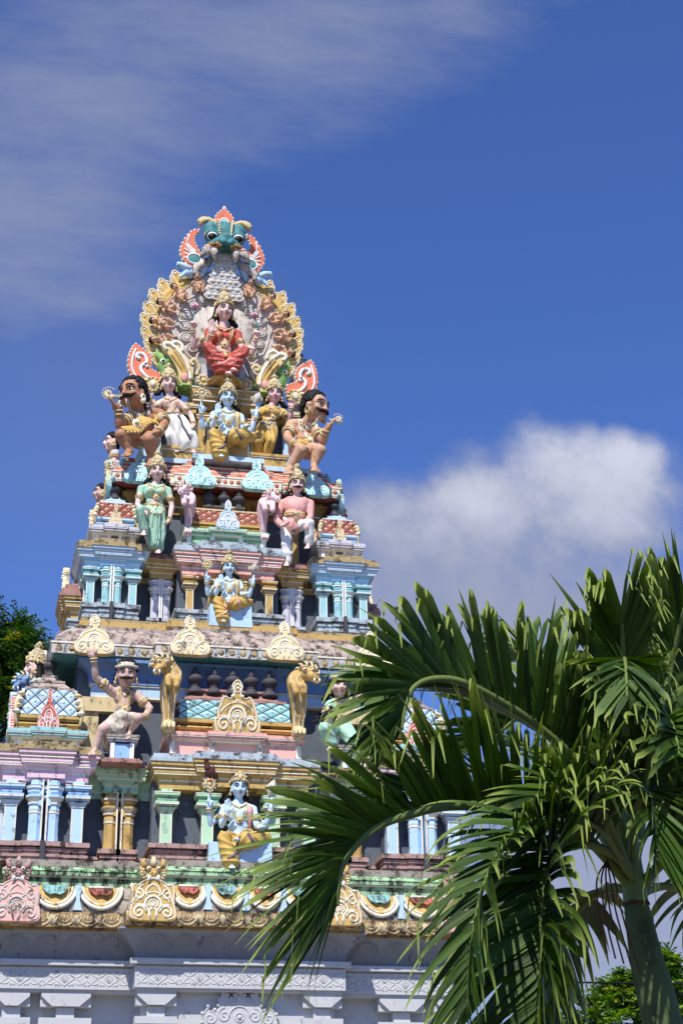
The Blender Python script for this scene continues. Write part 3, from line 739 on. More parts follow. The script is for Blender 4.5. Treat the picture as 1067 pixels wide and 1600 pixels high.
# ---- row of little shrines on the first storey
def kuta(hw, zb, ht, m, latm, latback, topm, gab, gabrel, fin, goldm='ochre', pils='white', top2=None, style=0, corner=True):
    """little domed pavilion, square in plan. Local origin: its centre at ground level zb; heights ht = base, moulding, lattice, cap"""
    hb, hm, hl, hc = ht
    mb = MB()
    S = [(-hw, hw*1.0), (-hw, -hw), (hw, -hw), (hw, hw)]
    q = hw*.84
    mb.box(-q, q, -q, q, 0, hb*.6, m)
    for r4 in range(4):
        X = Matrix.Rotation(r4*pi/2, 4, 'Z')
        for x in (-.76, -.24, .24, .76):
            w = hw*.075; mb.box(x*hw-w, x*hw+w, -q-.03, -q, 0, hb*.58, pils, X)
        mb.box(-hw*.14, hw*.14, -q-.012, -q+.01, .01, hb*.55, 'slate', X)
    mb.strip(S, prof(hb*.58, [('v',hb*.08,.0,pils),('v',hb*.12,.03,m),('v',hb*.05,.045,pils),('v',hb*.17,.05,m)]))
    mb.strip([(-hw*.38, .1), (-hw*.38, -hw-.04), (hw*.38, -hw-.04), (hw*.38, .1)], prof(hb*.62, [('v',hb*.08,.0,pils),('v',hb*.12,.03,m),('v',hb*.05,.045,pils),('v',hb*.2,.05,m)]))
    h2 = hw*.9; z = hb+.0
    S2 = [(-h2, h2), (-h2, -h2), (h2, -h2), (h2, h2)]
    mb.strip(S2, prof(z, [('v',hm*.25,.0,'weathgold'),('c',hm*.45,-.09,-.01,goldm,'b'),('v',hm*.12,-.02,goldm),('v',hm*.18,.01,goldm)]))
    z += hm
    body = MB()
    a0, a1 = hw*.88, hw*.64
    body.strip([(-a0, a0), (-a0, -a0), (a0, -a0), (a0, a0)], prof(z, [('c', hl, 0, a1-a0, latback)]))
    for r4 in range(4):
        X = Matrix.Rotation(r4*pi/2, 4, 'Z')
        lattice(mb, -a0*.9, a0*.9, -a0-.002, z, -a1-.012, z+hl, 4, 2, latm, latback, X)
    mb.v, mb.f = mb.v, mb.f
    mb.add(body.v, body.f, body.m)
    z += hl
    mb.strip([(-a1, a1), (-a1, -a1), (a1, -a1), (a1, a1)], prof(z, [('v',hc*.12,.02,topm),('c',hc*.38,-.01,-hw*.24,topm),('v',hc*.1,-hw*.21,topm),('c',hc*.30,-hw*.26,-hw*.44,topm),('v',hc*.1,-hw*.42,topm)]))
    if corner:
        for sx in (-1, 1):
            for sy in (-1, 1):
                p = [(sx*a0*1.0, sy*a0*1.0, hb+hm*.4), (sx*a0*1.06, sy*a0*1.06, hb+hm+hl*.15), (sx*a0*.98, sy*a0*.98, hb+hm+hl*.6), (sx*a1*1.06, sy*a1*1.06, hb+hm+hl)]
                mb.tube(crv(p, 4), [(.012+.018*sin(i/12*pi))*hw/.4 for i in range(13)], 'sand', 6)
                for k in range(4): mb.ell((sx*a0*(1.02-.04*k), sy*a0*(1.05-.04*k), hb+hm+hl*(.1+.22*k)), (.05*hw/.4,.05*hw/.4,.03), 'sand' if k % 2 else 'cream', 6, 5)
    base = mb
    return base, hb+hm+hl+hc
def place_kuta(cx, cy, zb, hw, ht, m, latm, latback, topm, gab, gabrel, finh, **kw):
    b, zt = kuta(hw, zb, ht, m, latm, latback, topm, gab, gabrel, None, **kw)
    o = b.build('corner_pavilion', T, (cx, cy, zb))
    finial(finh).build('finial', o, (0, 0, zt-.02))
    gw = hw*.62; gh = ht[1]+ht[2]*1.0
    for r4 in range(4):
        a = r4*pi/2; d = hw*.93+.02
        gable(gw, gh, gab, gabrel, 0, .05).build('gable_ornament', o, (sin(a)*d, -cos(a)*d, ht[0]*.92), (0, 0, a))
    return o
for cx in (-CX1, CX1):
    place_kuta(cx, .87, 2.83, .43, (.25, .20, .36, .26), 'teal', 'paleblue', 'charcoal', 'weathpink', 'redleaf', 'white', .31)
def shala(cx, y, zb, hw, depth, ht, m, latm, latback, topm, gab, gabrel, gw, gh, gy, fins, finh, pils='cream', goldm='ochre', finx=None, topm2=None, style=0, med=None):
    hb, hm, hl, hc = ht; mb = MB()
    mb.box(cx-hw*.93, cx+hw*.93, y+.05, y+depth, zb, zb+hb*.6, m)
    for x in (-.9, -.34, .34, .9): mb.box(cx+x*hw-.03, cx+x*hw+.03, y+.02, y+.06, zb, zb+hb*.6, pils)
    P_ = [('v',hb*.07,.0,pils),('v',hb*.12,.03,m),('v',hb*.05,.05,pils),('v',hb*.16,.055,topm2 or m)]
    mb.strip(B(cx, y+.03, hw*.93, depth), prof(zb+hb*.6, P_)); mb.strip(B(cx, y-.03, hw*.36, depth), prof(zb+hb*.61, P_))
    z = zb+hb; a = hw*.82; yy = y+.09
    mb.strip(B(cx, yy, a, depth-.1), prof(z, [('v',hm*.2,.0,'weathgold'),('c',hm*.45,-.05,.03,goldm,'b'),('v',hm*.12,-.01,'ochredark'),('v',hm*.23,.02,goldm)])); z += hm
    mb.strip(B(cx, yy+.01, a*.98, depth-.12), prof(z, [('c', hl, 0, -.09, latback)]))
    lattice(mb, cx-a*.98, cx+a*.98, yy+.005, z, yy+.09, z+hl, 6, 2, latm, latback); z += hl
    mb.strip(B(cx, yy+.09, a*.9, depth-.3), prof(z, [('v',hc*.15,.02,topm),('c',hc*.7,.0,-.16,topm,'o'),('v',hc*.15,-.13,topm)])); z += hc
    o = mb.build('barrel_roof_pavilion', T)
    xs = finx or [(-1+2*i/(fins-1))*a*.68 for i in range(fins)]
    for x in xs: finial(finh).build('finial', o, (cx+x, yy+.24, z-.07))
    gable(gw, gh, gab, gabrel, style, .1, med=med).build('gable_ornament', o, (cx, gy, zb+hb*.93))
    return o
shala(-.04, .16, 2.79, .86, 1.2, (.265, .20, .27, .2), 'coral', 'turq', 'charcoal', 'weathred', 'ochre', 'cream', .58, .70, .13, 5, .36, style=2, finx=(-.47, -.235, 0, .235, .47))
# recess behind the crouching bearers, and the painted beams of the wall
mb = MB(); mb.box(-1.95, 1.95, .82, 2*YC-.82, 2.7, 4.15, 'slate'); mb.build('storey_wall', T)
for s in (-1, 1):
    mb = MB(); mb.box(s*1.80-.13, s*1.80+.13, .74, .85, 2.75, 3.5, 'sand'); mb.box(min(s*1.95, s*1.42), max(s*1.95, s*1.42), .70, .85, 3.44, 3.62, 'sand'); mb.build('painted_beam', T)
mb = MB(); mb.strip(U(1.78, .72), prof(3.63, [('v',.02,.0,'cream'),('v',.13,.0,'skyblue'),('v',.02,.02,'cream'),('v',.1,.03,'deepblue'),('c',.14,.03,.16,'deepblue','i'),('v',.04,.18,'deepblue')])); mb.build('upper_entablature', T)  # upper bands in deeper blue: the eave's shadow put into the paint
for cx in (-1.415, 1.415):
    mb = MB(); mb.box(cx-.13, cx+.13, .16, .5, 2.68, 2.90, 'blue')
    for s in (-1, 1): mb.box(cx+s*.115-.025, cx+s*.115+.025, .145, .2, 2.68, 2.88, 'white')
    mb.strip(B(cx, .16, .14, .4), prof(2.87, [('v',.02,.0,'cream'),('v',.03,.03,'lavender'),('v',.02,.05,'cream'),('v',.03,.06,'weath')])); mb.strip(B(cx, .12, .2, .5), prof(2.62, [('v',.03,.04,'weathred'),('v',.03,.01,'weathred')])); mb.build('pedestal', T)

# ================= second eave
mb = MB(); plan = U(2.30, .52, 1.03, .16)
mb.strip(plan, prof(4.09, [('v',.02,-.03,'tealdark'),('v',.13,.0,'plaster'),('v',.02,.012,'cream'),('c',.29,-.03,-.26,'weathpink','i'),('v',.05,-.28,'weathpink')]))
mb.build('upper_eave', T)
for x0, x1, y, in ((-.98, .98, .359), (-2.28, -1.08, .519), (1.08, 2.28, .519)):
    mb = MB()   # painted rosettes along its lower band, petals cut into the roll above
    n = round((x1-x0)/.145)
    for i in range(n):
        c = x0+(x1-x0)*(i+.5)/n
        mb.lathe([(.0,0),(.042,0),(.036,.006),(0,.008)], 'weathgold', n=8, X=Matrix.Translation((c, y, 4.175))@Matrix.Rotation(pi/2, 4, 'X'))
        if i+1 < n: mb.box(c+.05, c+.095, y-.004, y+.01, 4.125, 4.225, 'weathblue')
    n = round((x1-x0)/.19)
    for i in range(n):
        c = x0+(x1-x0)*(i+.5)/n
        mb.tube([(p[0], y+.04+.20*(p[1]-4.27)**2/.06, p[1]) for p in arc(c, 4.28, .17, 0, 180, 8, .075)], .008, 'rosebrown', 4)
    mb.build('rosette_frieze', T)
for x, y in ((-1.78, .47), (1.78, .47), (-.605, .31), (.605, .31)): put(gable(.50, .60, 'sand', 'cream', 0, .07), 'gable_ornament', x, y, 4.09, rx=radians(-14))
for s in (-1, 1): put(gable(.50, .60, 'sand', 'cream', 0, .07), 'gable_ornament', s*2.33, 2.05, 4.09, rz=s*pi/2)

# ================= second storey
mb = MB(); plan = U(1.90, 1.0, .80, .16)
mb.strip(plan, prof(4.54, [('v',.09,.0,'ochre'),('v',.02,.03,'cream'),('v',.08,.05,'ochre'),('v',.04,.03,'weathgold')])); mb.build('ledge', T)
CX2 = 1.55
mb = MB()
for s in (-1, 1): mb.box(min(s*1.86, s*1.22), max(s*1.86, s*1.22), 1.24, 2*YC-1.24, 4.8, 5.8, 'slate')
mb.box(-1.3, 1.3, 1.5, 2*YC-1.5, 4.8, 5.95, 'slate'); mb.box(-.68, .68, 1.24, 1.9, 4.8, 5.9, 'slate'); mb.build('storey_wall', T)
for cx in (-CX2, CX2): corner_bay(cx, 1.17, 4.77, 5.03, 5.56, .335, .10, .275, .075, 'teal', 'weathblue', 'blue', 'white', depth=.9, bo=.03)
for cx in (-CX2, CX2): put(entab(cx, 1.13, 5.55, 5.77, .36, .9, 'skyblue', .16, .04, 'weathgold', .15, 'white', under='blue'), 'entablature', 0, 0, 0)
for cx in (-.885, .885):
    put(entab(cx, 1.28, 5.51, 5.74, .145, .6, 'ochre', None, 0, 'weathred', .12), 'entablature', 0, 0, 0)
    mb = MB(); mb.strip(B(cx, 1.46, .36, .4), prof(5.50, [('v',.06,0,'ochre'),('v',.012,.01,'cream'),('c',.08,.01,.05,'ochredark','i'),('v',.1,.05,'ochredark')])); mb.build('recess_band', T)
    mb = MB()
    for s in (-1, 1): mb.strip(B(cx+s*.08, 1.31, .065, .2), base_prof(4.77, .18, 'weathblue', .02))
    mb.build('pillar_base', T)
    for s in (-1, 1): put(round_pillar(.105, 4.95, 5.545, 'lavender', -s, 'white'), 'pillar', cx+s*.075, 1.36, 0)
put(entab(-.02, 1.07, 5.51, 5.80, .62, .8, 'coral', .30, .045, 'weathblue', .17, 'white', raise_=.03), 'entablature', 0, 0, 0)
for x0, x1 in ((-.68, -.30), (.26, .68)):
    mb = MB(); mb.strip(B((x0+x1)/2, 1.05, (x1-x0)/2, .4), base_prof(4.77, .22, 'weathblue', .035)); mb.build('pillar_base', T)
for x in (-.53, .53): put(square_pillar(.095, 4.98, 5.51, 'ochre', 'cream'), 'pillar', x, 1.12, 0)
for s in (-1, 1): put(round_pillar(.11, 4.98, 5.51, 'ochre', -s, 'cream'), 'pillar', s*.21-.02, 1.13, 0)
seat(-.30, .25, .79, 1.2, 4.70, 5.0, 'skyblue')
for cx in (-CX2, CX2):
    place_kuta(cx+(.02 if cx < 0 else -.02), 1.49, 5.90, .30, (.27, .15, .24, .16), 'lavender', 'terra', 'charcoal', 'paleblue', 'goldleaf', 'cream', .30, goldm='paleblue')
shala(-.05, 1.04, 5.95, .56, .9, (.22, .14, .22, .15), 'greenbase', 'terra', 'charcoal', 'sand', 'paleblue', 'white', 0.32, .44, 1.0, 3, .33, pils='white', finx=(-.21, 0, .21), topm2='green')
mb = MB(); mb.box(-1.3, 1.3, 1.62, 2*YC-1.62, 5.85, 7.0, 'slate'); mb.build('storey_wall', T)
for x in (-.96, .96): mb = MB(); mb.box(x-.06, x+.06, 1.5, 1.63, 5.9, 6.7, 'ochre'); mb.build('painted_beam', T)
mb = MB(); mb.strip(U(1.32, 1.58), prof(6.60, [('v',.10,.0,'ochredark'),('v',.02,.02,'cream'),('c',.1,.02,.1,'ochredark','i'),('v',.03,.11,'ochredark'),('v',.06,.06,'ochredark')])); mb.build('upper_entablature', T)
for s in (-1, 1):   # side pillars and roofs of the flank, seen edge-on
    pass

# ================= third eave
mb = MB(); plan = U(1.58, 1.36, .74, .06)
mb.strip(plan, prof(6.925, [('v',.02,-.03,'terradark'),('v',.025,.0,'plaster'),('v',.11,.005,'cream'),('v',.02,.015,'cream'),('c',.08,-.005,-.05,'terra'),('v',.012,-.045,'cream'),('c',.08,-.055,-.11,'terra'),('v',.012,-.10,'cream'),('c',.07,-.115,-.18,'terra'),('v',.05,-.19,'terra')]))
mb.build('upper_eave', T)
for x0, x1, y in ((-.72, .72, 1.29), (-1.56, -.78, 1.35), (.78, 1.56, 1.35)):
    mb = MB()
    n = round((x1-x0)/.09)
    for i in range(n):
        c = x0+(x1-x0)*(i+.5)/n; mb.ell((c, y+.004, 7.025), (.032, .012, .035), 'terra', 8, 5)
    mb.build('oval_frieze', T)
for s in (-1, 1): mb = MB(); mb.tube([(s*1.58, 1.36, 6.95), (s*1.5, 1.43, 7.15), (s*1.42, 1.5, 7.36)], .03, 'turq', 6); mb.build('hip_roll', T)
for x, y in ((-1.22, 1.23), (1.19, 1.23), (-.405, 1.19), (.395, 1.19)): put(gable(.44, .54, 'turq', 'turqlight', 0, .07), 'gable_ornament', x, y, 6.875, rx=radians(-16))
for s in (-1, 1):
    put(gable(.44, .54, 'turq', 'goldleaf', 0, .07), 'gable_ornament', s*1.62, 1.62, 6.83, rz=s*pi/2)
# platform, throne
mb = MB(); mb.strip(U(1.2, 1.5, .5, .2), prof(7.36, [('v',.07,.0,'paleblue')])); mb.build('ledge', T)
mb = MB(); mb.strip(U(.88, 1.62), prof(7.42, [('v',.03,.03,'ochre'),('v',.16,0,'ochre'),('v',.02,.02,'cream'),('v',.04,.03,'ochre')])); 
mb.box(-.30, .30, 1.36, 1.7, 7.43, 7.685, 'ochre'); mb.box(-.32, .32, 1.34, 1.7, 7.43, 7.46, 'ochre'); mb.box(.275, .302, 1.357, 1.4, 7.43, 7.684, 'cream'); mb.build('platform', T)
mb = MB(); mb.box(-1.15, 1.15, 1.98, 2*YC-1.7, 7.4, 8.45, 'slate'); mb.box(-.52, .52, 1.86, 2.4, 7.6, 8.3, 'slate'); 
for s in (-1, 1): mb.box(s*.62-.1, s*.62+.1, 1.9, 2.0, 7.65, 8.3, 'skyblue'); mb.box(s*1.0-.12, s*1.0+.12, 1.9, 2.0, 7.45, 8.3, 'skyblue')
mb.build('storey_wall', T)
mb = MB()
for s in (-1, 1): mb.box(s*.32-.05, s*.32+.05, 1.78, 1.9, 7.66, 8.22, 'ochre')
mb.strip(B(0, 1.84, .36, .5), prof(8.16, [('v',.07,.0,'ochre'),('v',.02,.01,'cream'),('v',.05,.03,'ochre'),('v',.018,.04,'cream'),('v',.09,.01,'ochredark'),('c',.10,.02,.09,'ochre','i'),('v',.02,.1,'cream'),('v',.06,.07,'ochre'),('v',.02,.11,'cream'),('v',.10,.12,'ochre'),('v',.02,.13,'cream')]))
mb.build('throne', T)
for s in (-1, 1): mb = MB(); mb.strip(B(s*.80, 1.80, .40, .5), prof(8.33, [('v',.08,.0,'ochre'),('v',.02,.02,'cream'),('v',.05,.03,'sand')])); mb.build('side_shelf', T)
# ------------------------------------------------------------------ statues
Z = V((0, 0, 1))
def rebase(root, base):
    base = V(base); root.location = base
    for c in root.children: c.location = c.location-base
class Fig:
    """a stucco figure: one continuous body skin, with hair, crown, clothes and jewels as its parts (all in world metres)"""
    def __init__(s, name, label, skin, head, H, look, nb, pel, arms, legs, face=(0,-1,0), sex='m', fat=1., vox=None, cat='statue', group=None, bustf=1., headf=1., legskin=True, belly=0, hk=1.07):
        H = H*hk; s.H = H; s.F = V(face).normalized(); s.Rv = V((-s.F.y, s.F.x, 0)).normalized(); s.head = V(head); s.nb = V(nb); s.pel = V(pel)
        s.arms = arms; s.legs = legs; s.vox = vox or H/24
        yaw, pitch = look
        s.RH = Matrix.Rotation(atan2(s.F.x, -s.F.y)+radians(yaw), 3, 'Z') @ Matrix.Rotation(radians(-pitch), 3, 'X')
        s.root = empty(name, (0,0,0), label, cat, group)
        mb = MB(); sk = 'x'
        shA, shB = V(arms[0][0]), V(arms[1][0]); sd_ = (shB-shA); hw = sd_.length/2; sd_.normalize(); s.sd = sd_; s.hw = hw
        ax = s.nb-s.pel; s.ax = ax
        def T_(t, a, r, o=0): 
            c = s.pel+ax*t+s.F*o; mb.cap(c-sd_*hw*a, hw*r, c+sd_*hw*a, hw*r, sk)
        wf = .40 if sex == 'f' else .47
        T_(0, .34, .46*fat); T_(.34, .18, wf*fat, .02*hw); T_(.66, .36, .48*fat**.5); T_(.86, .48, .36)
        mb.cap(s.pel, hw*.5*fat, s.pel+ax*.66, hw*.54*fat**.5, sk)
        if belly: mb.ell(s.pel+ax*.3+s.F*hw*.35*belly, (hw*.62*fat, hw*.55*fat, hw*.6*fat), sk)
        for q in (-1, 1):
            if sex == 'm': mb.ell(s.pel+ax*.74+sd_*q*hw*.36+s.F*hw*.33, (hw*.34, hw*.22, hw*.24), sk)
            else: mb.ell(s.pel+ax*.66+sd_*q*hw*.36+s.F*hw*.42*bustf, (hw*.33, hw*.34*bustf, hw*.33), sk)
        for a in arms[:2]: mb.cap(s.nb-ax*.02, H*.19, V(a[0]), H*.20, sk)
        mb.cap(s.nb-ax*.05, H*.235, s.head+s.RH @ V((0, .06*H, -.25*H)), H*.20, sk)
        # head
        h = lambda x, y, z: s.head+s.RH @ V((x*H, y*H, z*H)); s.h = h
        def E_(c, r): mb.ell(h(*c), (r[0]*H, r[1]*H, r[2]*H), sk, 14, 10, R=s.RH)
        E_((0,.03,.14), (.375,.42,.40)); E_((0,-.04,-.13), (.345,.33,.34)); E_((0,-.25,-.41), (.115,.10,.09))
        for q in (-1, 1):
            E_((q*.18,-.255,-.10), (.135,.12,.15)); mb.cap(h(q*.05,-.385,.115), .045*H, h(q*.25,-.30,.13), .045*H, sk); E_((q*.37,.02,-.02), (.05,.09,.13))
            mb.ell(h(q*.06,-.41,-.135), .045*H, sk)
        mb.cap(h(0,-.37,.12), .045*H, h(0,-.46,-.12), .066*H, sk)
        mb.cap(h(-.07,-.365,-.24), .04*H, h(.07,-.365,-.24), .04*H, sk); mb.cap(h(-.06,-.355,-.305), .045*H, h(.06,-.355,-.305), .045*H, sk)
        for a in arms: s.arm(mb, a)
        for lg in legs: s.leg(mb, lg)
        s.body = mb.remesh('body', skin, s.vox, s.root, smooth=2)
        s.bvh = [BVHTree.FromPolygons([v.co for v in s.body.data.vertices], [p.vertices for p in s.body.data.polygons])]
    def arm(s, mb, a):
        H = s.H; sh, el, wr, tip = (V(p) for p in a[:4]); kind = a[4] if len(a) > 4 else 'curl'; pn = V(a[5]) if len(a) > 5 else s.F
        mb.cap(sh, H*.20, sh+(el-sh)*.45, H*.19, 'x'); mb.cap(sh+(el-sh)*.45, H*.19, el, H*.145, 'x')
        m = el+(wr-el)*.3; mb.cap(el, H*.145, m, H*.155, 'x'); mb.cap(m, H*.155, wr, H*.105, 'x')
        d = (tip-wr); L = max(d.length, .5*H); d.normalize(); pn = (pn-d*pn.dot(d)).normalized(); sv = d.cross(pn).normalized()
        out = (wr-s.pel); th = sv if sv.dot(s.sd) * (1 if (sh-s.nb).dot(s.sd) < 0 else -1) > 0 else -sv
        L = min(L, .8*H); pc = wr+d*L*.27
        mb.cap(wr, H*.1, pc, H*.13, 'x'); 
        for k in (-1.2, -.4, .4, 1.2): mb.cap(wr+d*L*.12+sv*H*.06*k, H*.07, wr+d*L*.48+sv*H*.095*k, H*.065, 'x', 8)
        ln = {-1.2: .38, -.4: .52, .4: .5, 1.2: .36}
        for k, l in ln.items():
            b = wr+d*L*.48+sv*H*.1*k; sp = sv*k*.08
            if kind == 'open': c = b+(d+sp).normalized()*L*l*.55; e = c+(d+sp+pn*.1).normalized()*L*l*.5
            elif kind == 'curl': c = b+(d+sp+pn*.35).normalized()*L*l*.55; e = c+(d*.7+pn*.8).normalized()*L*l*.45
            elif kind == 'mudra' and k in (.4, -.4): c = b+d*L*l*.6; e = c+d*L*l*.5
            else: c = b+(d*.55+pn*.8).normalized()*L*l*.5; e = c+(pn*.5-d*.75).normalized()*L*l*.42
            mb.cap(b, H*.054, c, H*.05, 'x', 8); mb.cap(c, H*.05, e, H*.04, 'x', 8)
        tb = wr+d*L*.2+th*H*.09; t2 = tb+(th*.8+d*.5+pn*.25).normalized()*L*.26
        mb.cap(tb, H*.065, t2, H*.055, 'x', 8); mb.cap(t2, H*.055, t2+(d*.9+th*.2+pn*.35).normalized()*L*.2, H*.042, 'x', 8)
    def leg(s, mb, lg):
        H = s.H; hp, kn, an, toe = (V(p) for p in lg[:4])
        mb.cap(hp, H*.32, kn, H*.215, 'x'); m = an+(kn-an)*.62-(s.F*.06*H); mb.cap(kn, H*.205, m, H*.195, 'x'); mb.cap(m, H*.195, an, H*.115, 'x')
        d = toe-an; mb.cap(an+V((0,0,-.04*H)), H*.12, an+d*.75+V((0,0,-.05*H)), H*.10, 'x')
        dn = d.normalized(); sv = dn.cross(Z); sv = sv.normalized() if sv.length > .1 else s.sd
        for k in range(5): q = (k-2)*.06; mb.cap(an+d*.7+sv*q*H+V((0,0,-.07*H)), H*.05, an+d*(1.0-abs(k-1)*.03)+sv*q*1.15*H+V((0,0,-.08*H)), H*.038, 'x', 6)
    # --- parts
    def cloth(s, name, mat, items, fold=None, vox=None, smooth=3, add=True):
        mb = MB()
        for it in items:
            if len(it) == 4: mb.cap(V(it[0]), it[1], V(it[2]), it[3], 'x', 12)
            else: mb.ell(V(it[0]), it[1], 'x', 14, 10)
        o = mb.remesh(name, mat, vox or s.vox, s.root, smooth=smooth, fold=fold)
        if add: s.bvh.append(BVHTree.FromPolygons([v.co for v in o.data.vertices], [p.vertices for p in o.data.polygons]))
        return o
    def torso(s, name, mat, t0=0., t1=.86, g=1.06, fat=1., sex='f', sleeves=0, bustf=1., fold=None, extra=()):
        hw = s.hw; it = []; sd_ = s.sd
        ks = [(0, .36, .48*fat), (.34, .2, (.42 if sex == 'f' else .48)*fat), (.66, .37, .49*fat**.5), (.86, .5, .37)]
        ks = [k for k in ks if t0-.01 <= k[0] <= t1+.01]
        for t, a, r in ks: c = s.pel+s.ax*t; it.append((c-sd_*hw*a, hw*r*g, c+sd_*hw*a, hw*r*g))
        for (t, a, r), (t2, a2, r2) in zip(ks, ks[1:]): it.append((s.pel+s.ax*t, hw*r*g*1.02, s.pel+s.ax*t2, hw*r2*g*1.02))
        if t1 > .6:
            for q in (-1, 1):
                if sex == 'f': it.append((s.pel+s.ax*.66+sd_*q*hw*.36+s.F*hw*.44*bustf, (hw*.35, hw*.36*bustf, hw*.35)))
                else: it.append((s.pel+s.ax*.72+sd_*q*hw*.3+s.F*hw*.2, (hw*.45, hw*.4, hw*.42)))
        if sleeves:
            for a in s.arms[:2]: sh, el = V(a[0]), V(a[1]); wr = V(a[2]); it.append((s.nb-s.ax*.03, s.H*.2, sh, s.H*.23)); it.append((sh, s.H*.23, sh+(el-sh)*min(1, sleeves), s.H*.19)); it += [(el, s.H*.19, el+(wr-el)*(sleeves-1), s.H*.19)] if sleeves > 1 else []
        return s.cloth(name, mat, list(it)+list(extra), fold)
    def skirt(s, mat, name='dhoti', grow=1.25, to=1., hem=.3, fold=None, extra=(), legs=None):
        H = s.H; it = [(s.pel-s.sd*s.hw*.36+V((0,0,.02*H)), s.hw*.5, s.pel+s.sd*s.hw*.36+V((0,0,.02*H)), s.hw*.5)]
        for lg in (legs or s.legs):
            hp, kn, an = (V(p) for p in lg[:3])
            it.append((hp, H*.33*grow, kn, H*.25*grow))
            if to > 0: it.append((kn, H*.25*grow, kn+(an-kn)*to, H*hem))
        return s.cloth(name, mat, it+list(extra), fold)
    def on(s, x, z, o=0.):
        """point of the figure's front surface at sideways offset x and height z (world z), from its pelvis axis"""
        c = V((s.pel.x, s.pel.y, 0))+s.Rv*x+Z*z+s.F*3
        best = None
        for b in s.bvh:
            hit = b.ray_cast(c, -s.F)
            if hit[0] is not None and (best is None or hit[3] < best): best = hit[3]
        return c-s.F*((best if best is not None else 3)-o)
    def lx(s, p): p = V(p)-V((s.pel.x, s.pel.y, 0)); return p.dot(s.Rv), p.z
    def band(s, name, mat, pts, r, o=0., flat=1., n=6):
        """cord or border laid on the front, points given as (x,z)"""
        mb = MB(); P_ = [s.on(x, z, o) for x, z in crv(pts, 5)]
        mb.tube(P_, r, mat, n, flat=flat); return mb.build(name, s.root)
    def face(s, iris='black', brow='hairblack', lip='lipred', moustache=0, big=1.):
        H = s.H; h = s.h; mb = MB(); 
        for q in (-1, 1):
            mb.ell(h(q*.165,-.335,.035), (.088*H*big,.036*H,.036*H*big), 'eyewhite', 10, 6, R=s.RH)
            mb.ell(h(q*.165,-.362,.035), (.036*H*big,.03*H,.036*H*big), iris, 8, 6, R=s.RH)
            mb.tube([h(q*(.16+.11*t*big),-.366+abs(t)*.03,.055+.028*(1-t*t)) for t in (-1,-.5,0,.5,1)], .016*H, 'black', 5)
        mb.build('eyes', s.root)
        mb = MB()
        for q in (-1, 1): mb.tube([h(q*x,y,z) for x, y, z in ((.06,-.44,.145),(.14,-.415,.185),(.24,-.35,.18),(.30,-.29,.14))], [.018*H,.028*H,.024*H,.01*H], brow, 5)
        mb.build('eyebrows', s.root)
        mb = MB(); mb.cap(h(-.075,-.40,-.245), .022*H, h(.075,-.40,-.245), .022*H, lip, 6); mb.cap(h(-.05,-.40,-.29), .028*H, h(.05,-.40,-.29), .028*H, lip, 6); mb.build('lips', s.root)
        if moustache:
            mb = MB()
            for q in (-1, 1): mb.tube([h(0,-.44,-.185), h(q*.10,-.43,-.19), h(q*.2,-.36,-.20), h(q*.28*moustache,-.30,-.13)], [.04*H,.055*H*moustache,.045*H*moustache,.012*H], 'hairblack', 7)
            mb.build('moustache', s.root)
    def hair(s, kind='long', mat='hairblack'):
        H = s.H; h = s.h; mb = MB()
        q_ = .36 if kind == 'curly' else .41; mb.ell(h(0,.14,.19), (q_*H,.40*H,q_*H), 'x', R=s.RH)
        if kind == 'long':
            for q in (-1, 1):
                mb.cap(h(q*.33,.10,.2), .14*H, h(q*.40,.16,-.25), .14*H, 'x'); mb.cap(h(q*.40,.16,-.25), .14*H, h(q*.52,.14,-.52), .16*H, 'x')
                for k in range(4): mb.ell(h(q*(.45+.07*k),.1+.03*(k%2),-.42-.06*k), .12*H, 'x')
            mb.cap(h(0,.25,.1), .3*H, h(0,.28,-.45), .25*H, 'x')
        if kind == 'short':
            mb.cap(h(0,.2,.15), .3*H, h(0,.26,-.15), .22*H, 'x')
            for k in range(46):
                a = k*2.399; t = k/46; mb.ell(h(.40*cos(a)*sqrt(1-(t*.9)**2),.12+.40*sin(a)*sqrt(1-(t*.9)**2)*1.0,.2+.40*t), .095*H, 'x') if sin(a) > -.55 or t > .35 else None
        if kind == 'curly':
            for k in range(90):
                a = k*2.399; t = k/90*1.15-.15; rr = sqrt(max(.05, 1-(t*.85)**2))
                if sin(a)*rr > -.62 or t > .55: mb.ell(h(.37*cos(a)*rr,.11+.38*sin(a)*rr,.2+.36*t), .085*H, 'x')
            for q in (-1, 1):
                for k in range(3): mb.ell(h(q*(.34+.03*(k%2)),.22+.05*k,.10-.10*k), .10*H, 'x')
            for k in range(14): mb.ell(h(.22*sin(k*2.1),.34+.08*cos(k*3),.06-.034*k), .095*H, 'x')
        return mb.remesh('hair', mat, H/(22 if kind == 'long' else 34), s.root, smooth=1 if kind == 'long' else 0)
    def crown(s, mat='crowngold', tall=1.):
        H = s.H; mb = MB(); X = Matrix.Translation(s.h(0,.05,.24)) @ s.RH.to_4x4() @ Matrix.Rotation(radians(-8), 4, 'X')
        t = tall*1.2; pr = [(.41,0),(.45,.03),(.42,.07),(.45,.11),(.43,.17),(.41,.2),(.42,.24),(.42,.30*t),(.36,.42*t),(.27,.53*t),(.18,.60*t),(.15,.62*t),(.24,.66*t),(.25,.70*t),(.16,.74*t),(.13,.75*t),(.17,.78*t),(.12,.84*t),(.04,.90*t),(.01,.93*t)]
        mb.lathe([(r*H, z*H) for r, z in pr], mat, n=18, X=X)
        for k in range(18):
            a = 2*pi*k/18; mb.ell(X @ V((.46*H*cos(a), .46*H*sin(a), .06*H)), .045*H, 'goldleaf', 6, 5); 
            if k % 2 == 0: mb.ell(X @ V((.43*H*cos(a), .43*H*sin(a), .26*H)), .06*H, 'goldleaf', 6, 5)
